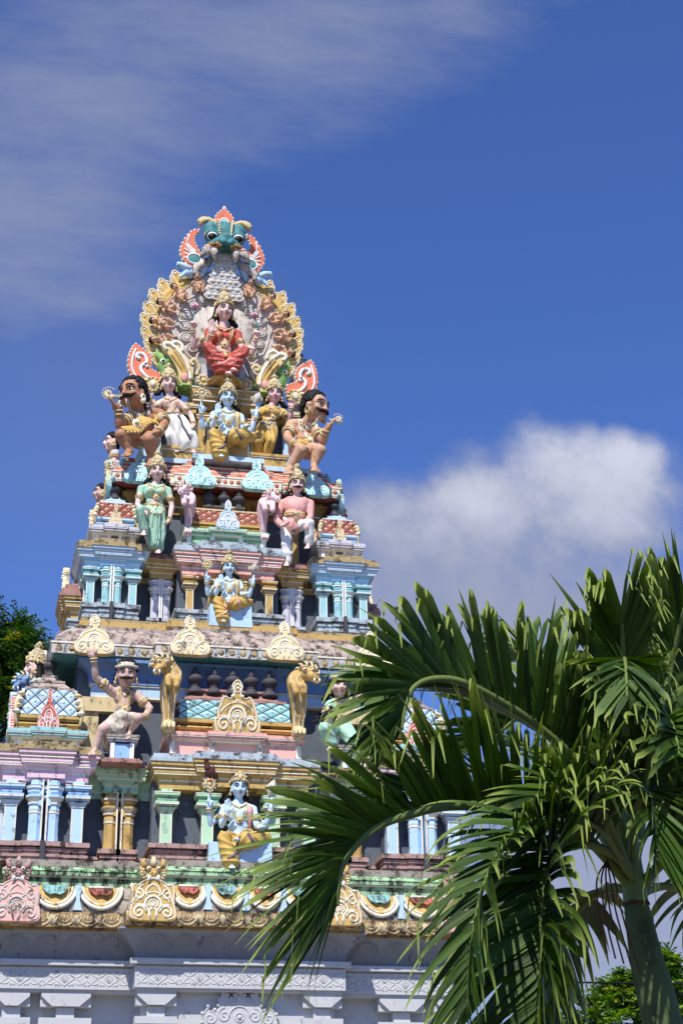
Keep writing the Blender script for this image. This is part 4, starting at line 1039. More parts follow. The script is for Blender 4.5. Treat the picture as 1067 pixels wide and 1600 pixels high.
        for q, zz in ((.11, .17), (.08, .36)): mb.ell(X @ V((0,-.44*H if zz < .3 else -.37*H, zz*H*t)), (q*H,.05*H,q*1.2*H), 'goldleaf', 8, 6)
        for q in (-1, 1): mb.ell(X @ V((q*.46*H,0,.02*H)), (.07*H,.12*H,.13*H), 'goldleaf', 8, 6)
        return mb.build('crown', s.root)
    def earrings(s, mat='goldleaf', r=.075):
        for q in (-1, 1):
            mb = MB(); mb.tube([s.h(q*.42,-.02,-.22+.0)+s.RH @ V((0, .09*s.H*cos(a), .11*s.H*sin(a))) for a in [k*pi/5 for k in range(10)]], r*.45*s.H, mat, 6, close=True); mb.ell(s.h(q*.43,-.04,-.33), r*s.H, mat, 8, 6)
            mb.build('earring', s.root)
    def necklace(s, mat='goldleaf', drop=.8, w=.6, r=.05, medal=True, name='necklace', top=.02, double=True):
        H = s.H; cx, cz = s.lx(s.nb); mb = MB(); ww = s.hw*w
        def loop(wd, dz, rr, beads):
            P_ = [s.on(cx+wd*cos(a), cz+top*H+dz*H*sin(a), .02*H) for a in [radians(180+180*k/16) for k in range(17)]]
            rr = rr*.72; mb.tube(P_, rr*H, mat, 6)
            if beads:
                for p in P_[1:-1]: mb.ell(p+s.F*rr*H*.4, rr*H*1.25, 'crowngold', 6, 5)
        loop(ww, .30, r*1.1, True)
        if double: loop(ww*1.06, drop, r*.9, False); loop(ww*.8, drop*.93, r*.6, False)
        if medal: 
            p = s.on(cx, cz+top*H-drop*H, .03*H); mb.ell(p, (.16*H,.06*H,.17*H), mat, 10, 6); mb.ell(p+s.F*.05*H, .07*H, 'crowngold', 8, 6)
            for k in range(8): a = k*pi/4; mb.ell(p+s.Rv*.15*H*cos(a)+Z*.16*H*sin(a), .05*H, 'crowngold', 6, 5)
            p = s.on(cx, cz+top*H-.30*H-.04*H, .03*H); mb.ell(p, (.09*H,.05*H,.09*H), mat, 8, 6)
        return mb.build(name, s.root)
    def bracelets(s, mat='goldleaf', upper=True, lower=True, idx=None):
        H = s.H
        for i, a in enumerate(s.arms):
            if idx is not None and i not in idx: continue
            sh, el, wr = (V(p) for p in a[:3])
            for c, d, r, nm, ok in ((wr-(wr-el).normalized()*.05*H, wr-el, .135, 'bracelet', lower), (sh+(el-sh)*.55, el-sh, .215, 'armlet', upper)):
                if not ok: continue
                d = d.normalized(); p = d.orthogonal().normalized(); q = d.cross(p); mb = MB()
                for o in (-.06, .06): mb.tube([c+d*o*H+(p*cos(t)+q*sin(t))*r*H for t in [k*pi/6 for k in range(12)]], .032*H, mat, 6, close=True)
                if nm == 'armlet': mb.ell(c+s.F*r*H, (.11*H,.06*H,.13*H), 'crowngold', 8, 6)
                mb.build(nm, s.root)
    def belt(s, mat='goldleaf', r=.06, t=.12, medal=True, tail=0., w=1.):
        H = s.H; c = s.pel+s.ax*t; cx, cz = s.lx(c); mb = MB(); W = s.hw*.75*w
        P_ = [s.on(cx+W*k/8, cz-.06*H*(1-(k/8)**2), .0) for k in range(-8, 9)]
        for o in (-.07, .07): mb.tube([p+Z*o*H for p in P_], r*.75*H, mat, 6)
        if medal: mb.ell(P_[8]+s.F*.04*H, (.15*H,.07*H,.13*H), 'crowngold', 8, 6)
        for k in range(0, 17, 2): mb.ell(P_[k]+s.F*.03*H, .055*H, 'crowngold', 6, 5)
        if tail: mb.tube([s.on(cx+x*H, cz-z*H, .02*H) for x, z in ((0,.1),(.02,.3*tail),(0,.6*tail),(.03,tail))], [.09*H,.11*H,.09*H,.07*H], mat, 6, flat=.5)
        return mb.build('belt', s.root)
    def done(s, base=None):
        pts = [s.body.matrix_basis @ v.co for v in s.body.data.vertices]
        b = base or (sum(p.x for p in pts)/len(pts), sum(p.y for p in pts)/len(pts), min(p.z for p in pts))
        rebase(s.root, b); return s
def ripple(c, k, amp):
    """curved drapery folds spreading from the points c"""
    cs = [V(p) for p in c]
    def f(co, n):
        d = min((co-p).length for p in cs); w = .5+.5*sin(d*k+1.5*mnoise.noise(co*5)); return amp*(w**2-.3)
    return f
def pleats(axis, k, amp):
    a = V(axis)
    def f(co, n):
        t = atan2(co.x-a.x, a.y-co.y); return amp*sin(t*k+1.2*mnoise.noise(co*4))
    return f
def lotus(parent, p, s, stem=None):
    mb = MB()
    for ring, (n, r, tilt) in enumerate(((7, .5, .5), (6, .32, 1.0), (4, .15, 1.4))):
        for k in range(n):
            a = 2*pi*k/n+ring*.4; d = V((cos(a)*cos(tilt), sin(a)*cos(tilt), sin(tilt))); mb.ell(V(p)+d*s*.45, (s*.26, s*.26, s*.42), 'lotuspink', 7, 5, R=d.to_track_quat('Z', 'Y').to_matrix())
    if stem: mb.tube([V(p), V(stem)], s*.13, 'tealdark', 6)
    return mb.build('lotus', parent)

# the blue four-armed god, three times, enthroned with one leg hanging
def god(label, base, k, dh='clothgold', stripe='stripe', hold=True, tint='skinblue', sash=None):
    b = V(base)
    def p(x, y, z): return b+V((x, y, z))*k
    H = .225*k
    arms = [(p(-.185,.03,.45), p(-.205,-.03,.225), p(-.165,-.16,.33), p(-.15,-.19,.50), 'open', (0,-1,.1)),
            (p(.185,.03,.45), p(.215,-.03,.225), p(.22,-.20,.20), p(.24,-.30,.12), 'curl', (-.2,-.4,1)),
            (p(-.17,.09,.43), p(-.33,.05,.25), p(-.36,-.03,.42), p(-.36,-.05,.58), 'mudra', (.4,-1,.1)),
            (p(.17,.09,.43), p(.33,.05,.25), p(.38,-.03,.42), p(.39,-.05,.58), 'mudra', (-.4,-1,.1))]
    legs = [(p(-.10,.02,.06), p(-.21,-.20,.05), p(-.105,-.19,-.28), p(-.12,-.32,-.32)), (p(.10,.02,.06), p(.31,-.14,.07), p(.03,-.24,.0), p(-.10,-.28,.02))]
    f = Fig('deity_statue', label, tint, p(0,-.02,.69), H, (0, -8), p(0,.02,.52), p(0,.03,.07), arms, legs)
    f.face(); f.hair('long'); f.crown(); f.earrings(); 
    kn = p(-.21,-.20,.05); kb = p(.31,-.14,.07)
    f.skirt(dh, 'dhoti', 1.12, .88, H*1.25/ H*.36, fold=ripple([kn+V((.12*k,0,.1*k)), kb+V((-.1*k,0,.1*k))], 95/k, .012*k), extra=[(p(-.2,-.19,-.04), .07*k, p(-.10,-.17,-.24), .075*k), (p(.12,-.16,.03), .085*k, p(.2,-.1,-.04), .06*k), (p(0,-.1,.0), .1*k, p(-.08,-.12,-.12), .07*k)])
    f.necklace(drop=1.0, w=.5); f.bracelets(); f.belt('goldleaf', .06, .12)
    # a dark border runs down the hanging leg and across the folded one
    x0, z0 = f.lx(p(0,0,0)); 
    f.band('border', stripe, [(-.02*k, b.z+.05*k), (-.05*k, b.z-.06*k), (-.085*k, b.z-.17*k), (-.17*k, b.z-.225*k)], .02*k, .0, .45)
    f.band('border', stripe, [(.06*k, b.z+.07*k), (.10*k, b.z-.0*k), (.15*k, b.z-.055*k)], .02*k, .0, .45)
    mb = MB()   # shawl over one shoulder
    mb.tube([f.on(x*k, b.z+z*k, .012*k) for x, z in ((.13,.47),(.125,.38),(.13,.28),(.14,.18))], [.035*k,.04*k,.035*k,.02*k], sash or 'goldleaf', 7, flat=.5); mb.build('sash', f.root)
    if hold:
        mb = MB(); c = p(-.355,-.06,.71)
        mb.tube([c+V((.055*k*cos(a), 0, .055*k*sin(a))) for a in [q*pi/7 for q in range(14)]], .02*k, 'crowngold', 6, close=True); mb.ell(c, (.03*k,.025*k,.03*k), 'goldleaf', 8, 6)
        for q in range(10): a = q*pi/5; mb.ell(c+V((.08*k*cos(a), 0, .08*k*sin(a))), .017*k, 'crowngold', 6, 5); mb.cap(c, .01*k, c+V((.055*k*cos(a), 0, .055*k*sin(a))), .01*k, 'crowngold', 5)
        mb.cap(c, .012*k, c-V((0,0,.12*k)), .012*k, 'crowngold', 6); mb.build('discus', f.root)
        mb = MB(); c = p(.385,-.06,.69); mb.lathe([(.0,-.10),(.02,-.08),(.045,-.03),(.06,.01),(.05,.05),(.035,.06),(.04,.075),(.02,.09),(.012,.11),(0,.12)], 'plaster', n=12, X=Matrix.Translation(c) @ Matrix.Rotation(.35, 4, 'Y') @ Matrix.Scale(k, 4))
        for q in (-1, 1): mb.ell(c+V((q*.06*k, 0, .0)), (.03*k,.02*k,.045*k), 'crowngold', 6, 5)
        mb.build('conch', f.root)
    f.done(p(0,0,0)); return f
god('blue four-armed seated deity between the green pillars, with a brown pigeon on its raised discus', (-.015, .10, 1.675), 1.0, sash='clothpink')
god('blue four-armed deity with pink-bordered yellow cloth, seated between small gold pillars under pink mouldings', (-.035, .93, 5.0), .83, stripe='coral')
god('blue four-armed deity seated before the gold throne, between man in white and lady in yellow', (.0, 1.46, 7.69), 1.06)

def px(pts, *a): return at(*pts, *a)
# the goddess on top
def goddess():
    y = 1.72; A = lambda x, z, d=0: V((x*1.1-.03, y+d*1.05, 8.80+(z-8.80)*1.035))
    H = .285
    arms = [(A(-.19,9.66,.05), A(-.24,9.33,-.02), A(-.20,9.45,-.22), A(-.19,9.66,-.27), 'open', (.1,-1,.1)),
            (A(.19,9.66,.05), A(.25,9.38,-.02), A(.29,9.30,-.24), A(.34,9.20,-.36), 'open', (0,-.5,.9)),
            (A(-.17,9.64,.10), A(-.40,9.38,.06), A(-.42,9.60,-.05), A(-.45,9.78,-.08), 'hold', (.5,-1,.1)),
            (A(.17,9.64,.10), A(.39,9.36,.06), A(.43,9.56,-.05), A(.46,9.72,-.08), 'hold', (-.5,-1,.1))]
    legs = [(A(-.11,9.17,.02), A(-.24,9.20,-.28), A(-.04,8.86,-.22), A(.06,8.80,-.34)), (A(.11,9.17,.02), A(.23,9.20,-.28), A(.05,8.90,-.26), A(.10,8.84,-.40))]
    f = Fig('goddess_statue', 'red-clad four-armed stucco goddess seated before the round halo at the top of the tower', 'skinpink', A(0,9.97,-.03), H, (8, -6), A(0,9.73,.03), A(0,9.17,.03), arms, legs, sex='f')
    f.face(big=1.05); f.hair('long'); f.crown(tall=1.15); f.earrings()
    def dots(co, n): return .006*(1 if mnoise.noise(co*28) > .25 else 0)
    kn = [A(-.12,9.24,-.3), A(.12,9.24,-.3)]
    f.torso('blouse', 'clothred', .5, .86, 1.07, sex='f', sleeves=.55)
    f.skirt('clothred', 'sari', 1.14, .86, .40, fold=ripple(kn, 75, .014), extra=[(A(-.10,9.12,-.12), .09, A(.10,9.12,-.12), .09)])
    f.necklace(drop=1.15, w=.6, r=.06); f.bracelets(); f.belt('goldleaf', .07, .22, tail=.6)
    mb = MB(); random.seed(3)   # painted sprigs on the red cloth
    for i in range(110):
        x, z = random.uniform(-.3, .3), random.uniform(8.9, 9.65)
        q = f.on(x, z, .0)
        if q.y < y-.16 and not (9.28 < z < 9.42): mb.ell(q, (.014, .008, .014), 'clothpink', 6, 4)
    mb.build('sprig_pattern', f.root, kind='stuff')
    f.band('border', 'clothpink', [(-.12, 8.92), (.0, 8.98), (.06, 9.05)], .022, .0, .5)
    lotus(f.root, A(-.40,9.93,-.10), .09, A(-.46,9.66,-.08)); lotus(f.root, A(.40,9.88,-.10), .09, A(.47,9.62,-.08))
    f.done(A(0,0,0)+Z*8.8)
goddess()
mb = MB()
for k in range(-3, 4):   # the open-petalled footrest and the stepped throne
    X = Matrix.Translation((-.02+k*.065, 1.60+.012*abs(k), 8.775)) @ Matrix.Rotation(-k*.16, 4, 'Z') @ Matrix.Rotation((.35 if k % 2 else -.35), 4, 'Y'); mb.box(-.045, .045, -.16, .2, .0, .03, 'clothgold' if k % 2 else 'goldleaf', X)
mb.build('footrest', T)
mb = MB()
for i in range(3): mb.box(-.43+.08*i, .36-.08*i, 1.74-.05*i, 2.0, 8.79, 9.22-.13*i, 'granite' if i % 2 else 'granitedark')
mb.build('stepped_seat', T)
for s in (-1, 1):
    mb = MB(); c = V((-.01+s*.31, 1.70, 8.82)); mb.ell(c, (.045,.04,.045), 'goldleaf', 8, 6)
    for k in range(9): a = k*2*pi/9; mb.ell(c+V((.075*cos(a), 0, .075*sin(a))), (.035,.03,.035), 'sand', 6, 5)
    mb.build('rosette', T)

# crouching bearer, left
def bearer():
    Y = .36; A = at
    H = .285
    arms = [(A(176,1082,.34), A(150,1058,.22), A(147,1029,.12), A(139,1013,.08), 'curl', (.3,1,.3)),
            (A(214,1086,.34), A(235,1107,.26), A(226,1121,.12), A(212,1117,.08), 'curl', (-.3,-.4,-1))]
    legs = [(A(184,1128,.34), A(161,1139,.14), A(149,1170,.2), A(143,1177,.08)), (A(200,1128,.34), A(216,1122,.06), A(203,1143,.2), A(199,1152,.1))]
    f = Fig('bearer_statue', 'bare-chested moustached man in a turban, crouching with one arm raised to the eave', 'skindust', A(198,1054,.28), H, (-4, -10), A(195,1077,.36), A(192,1123,.36), arms, legs)
    f.face(moustache=1.05); f.hair('short'); f.earrings()
    mb = MB(); X = Matrix.Translation(f.h(0,.04,.33)) @ f.RH.to_4x4()
    mb.lathe([(.36*H,-.1*H),(.40*H,-.06*H),(.42*H,.04*H),(.38*H,.14*H),(.25*H,.2*H),(.02*H,.22*H)], 'clothdust', n=18, X=X); mb.tube([X @ V((.42*H*cos(a), .42*H*sin(a), .02*H*sin(3*a)-.04*H)) for a in [k*pi/9 for k in range(18)]], .095*H, 'clothdust', 8, close=True); mb.build('turban', f.root)
    f.skirt('clothdust', 'loincloth', 1.12, 0, .3, fold=ripple([A(192,1105,.0)], 60, .012), extra=[(A(190,1125,.2), .13, A(186,1140,.16), .08)], legs=[(A(184,1128,.34), A(168,1137,.2), 0*Z), (A(200,1128,.34), A(209,1124,.14), 0*Z)])
    f.band('stripe', 'clothpink', [(f.lx(A(196,1118,.2))[0], A(196,1118,.2).z), (f.lx(A(195,1128,.2))[0], A(195,1130,.2).z), (f.lx(A(193,1140,.2))[0], A(193,1140,.2).z)], .035, -.012, .2)
    f.necklace(drop=.95, w=.5, r=.04, medal=True); f.bracelets(r'goldleaf' if 0 else 'goldleaf')
    f.done(tuple(A(192,1170,.3)))
bearer()
def bearer_f():
    A = at; H = .27
    arms = [(A(516,1101,.34), A(505,1119,.26), A(511,1129,.12), A(516,1124,.05), 'curl', (0,-.2,1)), (A(544,1099,.34), A(560,1095,.22), A(570,1068,.12), A(577,1050,.08), 'curl', (-.3,1,.3))]
    legs = [(A(521,1138,.34), A(506,1139,.06), A(518,1162,.15), A(516,1170,.05)), (A(537,1138,.34), A(552,1158,.14), A(564,1190,.2), A(570,1196,.1))]
    f = Fig('bearer_statue', 'woman in pale green crouching behind palm leaves, one arm raised to the eave', 'skinpink', A(530,1072,.28), H, (4, -8), A(530,1093,.36), A(529,1136,.36), arms, legs, sex='f')
    f.face(); f.hair('long'); f.earrings()
    mb = MB(); X = Matrix.Translation(f.h(0,.04,.33)) @ f.RH.to_4x4(); mb.lathe([(.36*H,-.1*H),(.45*H,-.06*H),(.48*H,.02*H),(.44*H,.10*H),(.3*H,.14*H),(.02*H,.16*H)], 'clothdust', n=18, X=X); mb.build('headband', f.root)
    f.torso('blouse', 'clothgreen', .5, .86, 1.06, sleeves=.5); f.skirt('clothgreen', 'sari', 1.15, .9, .3, fold=ripple([A(529,1120,.0)], 60, .012)); f.necklace(drop=.8, w=.55); f.bracelets(); f.belt()
    f.done(tuple(A(529,1180,.3)))
bearer_f()
def standing(name, label, pts, H, skin, dz=(0,0,0), **k): pass
# lady in green
def lady_green():
    A = at; y = 1.02; H = .225
    arms = [(A(221,764,y), A(215,789,y-.06), A(226,799,y-.26), A(233,806,y-.3), 'curl', (.2,-.3,-1)), (A(263,767,y), A(269,791,y-.02), A(265,812,y-.12), A(260,820,y-.14), 'curl', (-1,-.2,.2))]
    legs = [(A(232,803,y), A(219,797,y-.28), A(226,828,y-.2), A(224,834,y-.3)), (A(249,803,y), A(252,830,y-.04), A(249,856,y-.0), A(247,862,y-.12))]
    f = Fig('lady_statue', 'crowned stucco lady in pale green with one raised knee, standing beside the left corner pavilion', 'skinpink', A(246,738,y-.04), H, (-3, -6), A(244,758,y), A(241,799,y), arms, legs, sex='f')
    f.face(); f.hair('long'); f.crown(tall=1.1); f.earrings()
    f.torso('blouse', 'clothgreen', .0, .86, 1.07, sleeves=.35)
    f.skirt('clothgreen', 'sari', 1.12, .97, .26, fold=pleats(A(240,800,y-.1), 15, .008), extra=[(A(240,805,y-.08), .11, A(241,850,y-.06), .08)])
    f.necklace(drop=.95, w=.6, r=.05); f.bracelets(); f.belt('goldleaf', .06, .18, tail=.5)
    for q in (-1, 1): f.band('border', 'sand', [(q*.10, A(241,800,y).z), (q*.07, A(241,808,y).z), (0, A(241,812,y).z)], .02, .0, .5)
    for x in (-.035, .015, .05): f.band('pleat', 'clothgreen', [(x, A(241,806,y).z), (x*1.2, A(241,830,y).z), (x*1.4, A(241,850,y).z)], .014, .0, .7)
    f.done(tuple(A(241,860,y)))
lady_green()
def man_pink():
    A = at; y = 1.02; H = .225
    arms = [(A(441,786,y), A(432,812,y-.04), A(441,822,y-.2), A(449,819,y-.24), 'curl', (.2,-.3,1)), (A(485,787,y), A(485,807,y-.06), A(480,817,y-.26), A(477,824,y-.3), 'curl', (-.2,-.3,-1))]
    legs = [(A(448,822,y), A(447,850,y-.04), A(449,877,y), A(447,882,y-.12)), (A(466,822,y), A(484,818,y-.26), A(483,849,y-.16), A(479,855,y-.28))]
    f = Fig('man_statue', 'crowned moustached man in pink tunic and white trousers, one knee raised on the right', 'skinpink', A(464,759,y-.04), H, (0, -6), A(464,779,y), A(457,818,y), arms, legs)
    f.face(moustache=1.0); f.hair('long'); f.crown(tall=1.1); f.earrings()
    f.torso('tunic', 'clothpink', .0, .86, 1.08, sex='m', sleeves=1.75, extra=[(A(456,820,y-.02), .12, A(455,825,y-.02), .125), (A(462,795,y-.05), (.15, .11, .13)), (A(460,806,y-.05), (.14, .11, .12))], fold=ripple([A(440,800,y-.1)], 42, .006))
    f.skirt('clothwhite', 'trousers', 1.1, .93, .27, fold=ripple([A(456,800,y-.1)], 55, .007))
    f.belt('goldleaf', .07, .26, tail=.55); f.band('placket', 'coral', [(f.lx(A(463,782,y))[0], A(463,783,y).z), (f.lx(A(462,792,y))[0], A(462,793,y).z), (f.lx(A(461,803,y))[0], A(461,803,y).z)], .012, .0, .5)
    f.band('side_pleat', 'plaster', [(f.lx(A(456,830,y))[0], A(456,832,y).z), (f.lx(A(455,850,y))[0], A(455,850,y).z), (f.lx(A(453,872,y))[0], A(452,870,y).z)], .03, .0, .25)
    f.done(tuple(A(457,882,y)))
man_pink()
def man_white():
    A = at; y = 1.72; H = .245
    arms = [(A(249,631,y), A(238,640,y-.06), A(234,622,y-.14), A(232,610,y-.16), 'curl', (.3,-1,.2)), (A(283,632,y), A(299,649,y-.04), A(304,663,y-.14), A(296,668,y-.2), 'curl', (-.6,-.2,-1))]
    legs = [(A(266,660,y), A(268,682,y-.08), A(277,698,y-.02), A(275,704,y-.12)), (A(281,660,y), A(298,680,y-.14), A(302,698,y-.04), A(303,705,y-.14))]
    f = Fig('man_statue', 'crowned bare-chested man in flowing white dhoti, between the left brown guardian and blue deity', 'skinpink', A(264,601,y-.03), H, (4, -4), A(266,622,y), A(274,658,y), arms, legs)
    f.face(); f.hair('long'); f.crown(tall=1.1); f.earrings()
    f.skirt('clothwhite', 'dhoti', 1.2, .97, .42, fold=pleats(A(274,650,y+.02), 13, .012), extra=[(A(274,662,y-.02), .17, A(290,694,y-.04), .16)])
    f.belt('stripe', .05, .16, medal=False); f.necklace(drop=1.1, w=.55, r=.055); f.bracelets()
    f.band('border', 'stripe', [(f.lx(A(276,658,y))[0], A(276,658,y).z), (f.lx(A(284,676,y))[0], A(284,676,y).z), (f.lx(A(295,697,y))[0], A(295,696,y).z)], .022, .0, .5)
    f.done(tuple(A(280,702,y)))
man_white()
def lady_yellow():
    A = at; y = 1.72; H = .245
    arms = [(A(408,643,y), A(398,652,y-.04), A(393,668,y-.12), A(391,677,y-.14), 'curl', (.6,-1,-.2)), (A(443,645,y), A(453,656,y-.06), A(456,638,y-.14), A(457,627,y-.16), 'curl', (-.4,-1,.2))]
    legs = [(A(410,672,y), A(402,690,y-.1), A(403,706,y), A(401,711,y-.1)), (A(424,672,y), A(423,690,y-.1), A(416,708,y), A(416,713,y-.1))]
    f = Fig('lady_statue', 'crowned lady in mustard yellow, standing between the blue deity and right-hand brown guardian', 'skinrose', A(429,618,y-.03), H, (-4, -4), A(425,636,y), A(417,669,y), arms, legs, sex='f')
    f.face(); f.hair('long'); f.crown(tall=1.1); f.earrings()
    f.torso('blouse', 'clothgold', .3, .86, 1.07, sleeves=.6, fold=ripple([A(445,640,y-.1)], 60, .008))
    f.skirt('clothgold', 'sari', 1.15, .95, .27, fold=pleats(A(414,680,y), 12, .009)); f.necklace(drop=.8, w=.6, r=.05); f.bracelets(); f.belt('plaster', .09, .12, tail=.5)
    f.band('sash', 'goldleaf', [(f.lx(A(443,645,y))[0], A(443,645,y).z), (f.lx(A(430,655,y))[0], A(430,655,y).z), (f.lx(A(414,660,y))[0], A(414,661,y).z)], .03, .0, .5)
    f.done(tuple(A(410,712,y)))
lady_yellow()
def ornament(root, c, s, flip=1, green=True):
    """curled golden bird-tail ornament on the open hand"""
    mb = MB(); c = V(c)
    for r0_, m in ((1., 'goldleaf'), (.62, 'cream')):
        P_ = [c+V((flip*(x*r0_)*s, -.02*(1-r0_), z*s*r0_)) for x, z in spiral(0, .1, .6, 1.1, 200, 1, 24, .2)]
        mb.tube(P_, [s*(.20-.12*i/24)*r0_ for i in range(25)], m, 7)
    for k in range(16): a = 200+k*20; mb.ell(c+V((flip*.72*s*cos(radians(a)), 0, .1*s+.72*s*sin(radians(a)))), s*.085, 'cream', 6, 5)
    mb.ell(c+V((-flip*.75*s, 0, -.25*s)), (.45*s,.2*s,.22*s), 'plaster', 10, 7); mb.cap(c+V((-flip*1.0*s, 0, -.2*s)), .12*s, c+V((-flip*1.35*s, 0, .0)), .06*s, 'plaster', 6)
    return mb.build('hand_ornament', root)
def guardian_l():
    A = at; y = 1.32; H = .42
    arms = [(A(204,652,y-.10), A(187,664,y-.24), A(186,642,y-.32), A(178,631,y-.36), 'open', (-.3,-.5,1)), (A(250,648,y+.05), A(257,664,y-.06), A(248,675,y-.26), A(238,677,y-.34), 'open', (0,-.2,1))]
    arms = [a[:3]+(V(a[2])+(V(a[3])-V(a[2])).normalized()*.22,)+a[4:] for a in arms]
    legs = [(A(216,686,y-.02), A(190,680,y-.30), A(203,704,y-.26), A(197,709,y-.38)), (A(236,688,y), A(233,687,y-.34), A(238,718,y-.22), A(233,724,y-.36))]
    f = Fig('guardian_statue', 'big-headed brown guardian looking left, crouched on the left end of the top ledge', 'skinbrown', A(207,617,y-.16), H, (-20, -4), A(222,643,y), A(226,684,y), arms, legs, fat=1.12, belly=.9, vox=H/30, face=(-.35,-.93,0))
    f.face(moustache=1.25, big=1.15); f.hair('curly'); f.earrings('cream', .09)
    f.skirt('clothgreen', 'loincloth', .98, 0, .3, legs=[(A(216,686,y-.02), A(203,683,y-.16), 0*Z), (A(236,688,y), A(234,687,y-.2), 0*Z)])
    mb = MB(); P_ = []   # broad fringed sash across the chest
    for i in range(13):
        t = i/12; q = A(243-44*t, 644+36*t, y-.2); x, z = f.lx(q); P_.append(f.on(x, z, .01))
    mb.tube(P_, [.06+.05*sin(pi*min(1, i/12*.8+.2)) for i in range(13)], 'clothgold', 8, flat=.22, up=(.35,.93,0)); 
    for i in range(0, 13): mb.ell(P_[i]+V((.06,-.02,-.06)), .022, 'goldleaf', 6, 5)
    mb.build('sash', f.root)
    f.necklace('cream', drop=.7, w=.5, r=.03, medal=True); f.bracelets(); ornament(f.root, A(171,616,y-.34), .13, -1)
    f.done(tuple(A(222,715,y)))
guardian_l()
def guardian_r():
    A = at; y = 1.32; H = .40
    arms = [(A(455,664,y+.05), A(449,684,y-.06), A(460,696,y-.24), A(470,698,y-.3), 'open', (0,-.2,1)), (A(489,668,y-.08), A(505,689,y-.2), A(509,673,y-.3), A(516,664,y-.34), 'open', (.3,-.5,1))]
    arms = [a[:3]+(V(a[2])+(V(a[3])-V(a[2])).normalized()*.21,)+a[4:] for a in arms]
    legs = [(A(465,704,y), A(471,704,y-.32), A(453,730,y-.24), A(449,737,y-.38)), (A(481,704,y-.02), A(500,704,y-.26), A(490,727,y-.24), A(494,733,y-.36))]
    f = Fig('guardian_statue', 'big-headed brown guardian looking right, crouched on the right end, holding up a golden curl', 'skintan', A(493,638,y-.14), H, (22, -8), A(475,661,y), A(473,700,y), arms, legs, fat=1.12, belly=.9, vox=H/30, face=(.3,-.95,0))
    f.face(moustache=1.3, big=1.15); f.hair('curly'); f.earrings('goldleaf', .08)
    f.skirt('clothpink', 'loincloth', .98, 0, .3, legs=[(A(465,704,y), A(467,704,y-.2), 0*Z), (A(481,704,y-.02), A(490,704,y-.14), 0*Z)])
    f.band('sash', 'clothgold', [(f.lx(A(463,698,y-.2))[0], A(463,695,y-.2).z), (f.lx(A(478,692,y-.2))[0], A(478,692,y-.2).z), (f.lx(A(492,686,y-.2))[0], A(490,685,y-.2).z)], .075, .0, .3)
    f.necklace('cream', drop=.85, w=.55, r=.045, medal=True); f.bracelets(); ornament(f.root, A(528,655,y-.34), .10, 1, False)
    f.done(tuple(A(470,735,y)))
guardian_r()
# figures on the flanks, seen in profile beyond the corners
def flank(label, base, k, side, skin, cloth, sex='f', crowned=True, name='flank_statue', hairk='long', hs=None):
    hs = hs or k; b = V(base); F = V((side, -.25, 0)).normalized(); R = V((-F.y, F.x, 0))
    p = lambda r, f, z: b+(R*r+F*f+Z*z)*k
    arms = [(p(-.17,0,.98), p(-.21,.02,.72), p(-.2,.06,.52), p(-.2,.08,.42), 'curl'), (p(.17,0,.98), p(.21,.04,.72), p(.2,.10,.52), p(.2,.12,.42), 'curl')]
    legs = [(p(-.08,0,.60), p(-.09,.03,.33), p(-.09,0,.06), p(-.09,.12,.02)), (p(.08,0,.60), p(.09,.03,.33), p(.09,0,.06), p(.09,.12,.02))]
    f = Fig(name, label, skin, p(0,.0,1.04)+F*.04*hs+Z*.16*hs, .24*hs, (0, 0), p(0,0,1.04), p(0,0,.62), arms, legs, face=F, sex=sex)
    f.face(moustache=0 if sex == 'f' else 1.); f.hair(hairk)
    if crowned: f.crown(tall=1.15)
    f.earrings(); f.torso('blouse' if sex == 'f' else 'tunic', cloth, .0, .86, 1.06, sex=sex, sleeves=.5); f.skirt(cloth, 'sari' if sex == 'f' else 'dhoti', 1.15, .95, .3, fold=pleats(p(0,0,.5), 14, .008*k))
    f.necklace(drop=.7, w=.5); f.bracelets(); f.done(tuple(p(0,0,0)))
# flank figures, seen in profile past the tower's corners
flank('crowned stucco woman in profile beyond the blue quilted dome of the left corner pavilion', (-2.42, 1.72, 3.06), 1.03, -1, 'skinpink', 'clothgreen')
flank('dark-haired stucco figure in profile behind the left brown guardian', (-1.54, 1.85, 7.16), .42, -1, 'skinpink', 'lavender', crowned=False, hairk='short', hs=1.)
flank('weathered pink stucco figure in profile beyond the left dome of the second storey', (-1.66, 1.9, 5.93), .88, -1, 'skindust', 'clothpink', crowned=False, hairk='short')
flank('curly-haired stucco figure in profile beyond the right dome of the second storey', (1.66, 1.85, 5.93), .84, 1, 'skindust', 'clothpink', sex='m', crowned=False, hairk='short')
flank('dark-haired stucco figure half hidden behind the right-hand orange tail fin', (1.20, 2.55, 8.42), 1.1, 1, 'skindust', 'lavender', crowned=False, hairk='short')

# ---- the great halo arch
AR = empty('halo_arch', (0,0,0), 'scalloped horseshoe halo of pale plaster edged with golden flames, behind the seated goddess', 'halo arch')
AC = V((0, 2.02, 9.80))
mb = MB()
pts = []
for i in range(49):
    a = radians(-50+280*i/48); r = 1.02
    x, z = cos(a)*r, sin(a)*1.0
    if 55 < math.degrees(a) < 125: z += .22*(1-abs(math.degrees(a)-90)/35)**1.2
    pts.append((x, AC.z+z))
mb.poly(pts, AC.y, AC.y+.12, 'paleblue'); mb.poly([(x*.93, AC.z+(z-AC.z)*.93) for x, z in pts], AC.y-.03, AC.y+.01, 'shell'); mb.build('back_plate', AR)
mb = MB(); mb.lathe([(.0,0),(.46,0),(.46,.02),(.43,.05),(.0,.055)], 'plaster', n=40, X=Matrix.Translation((-.01, AC.y-.02, 9.87)) @ Matrix.Rotation(pi/2, 4, 'X')); mb.build('disc', AR)
mb = MB()
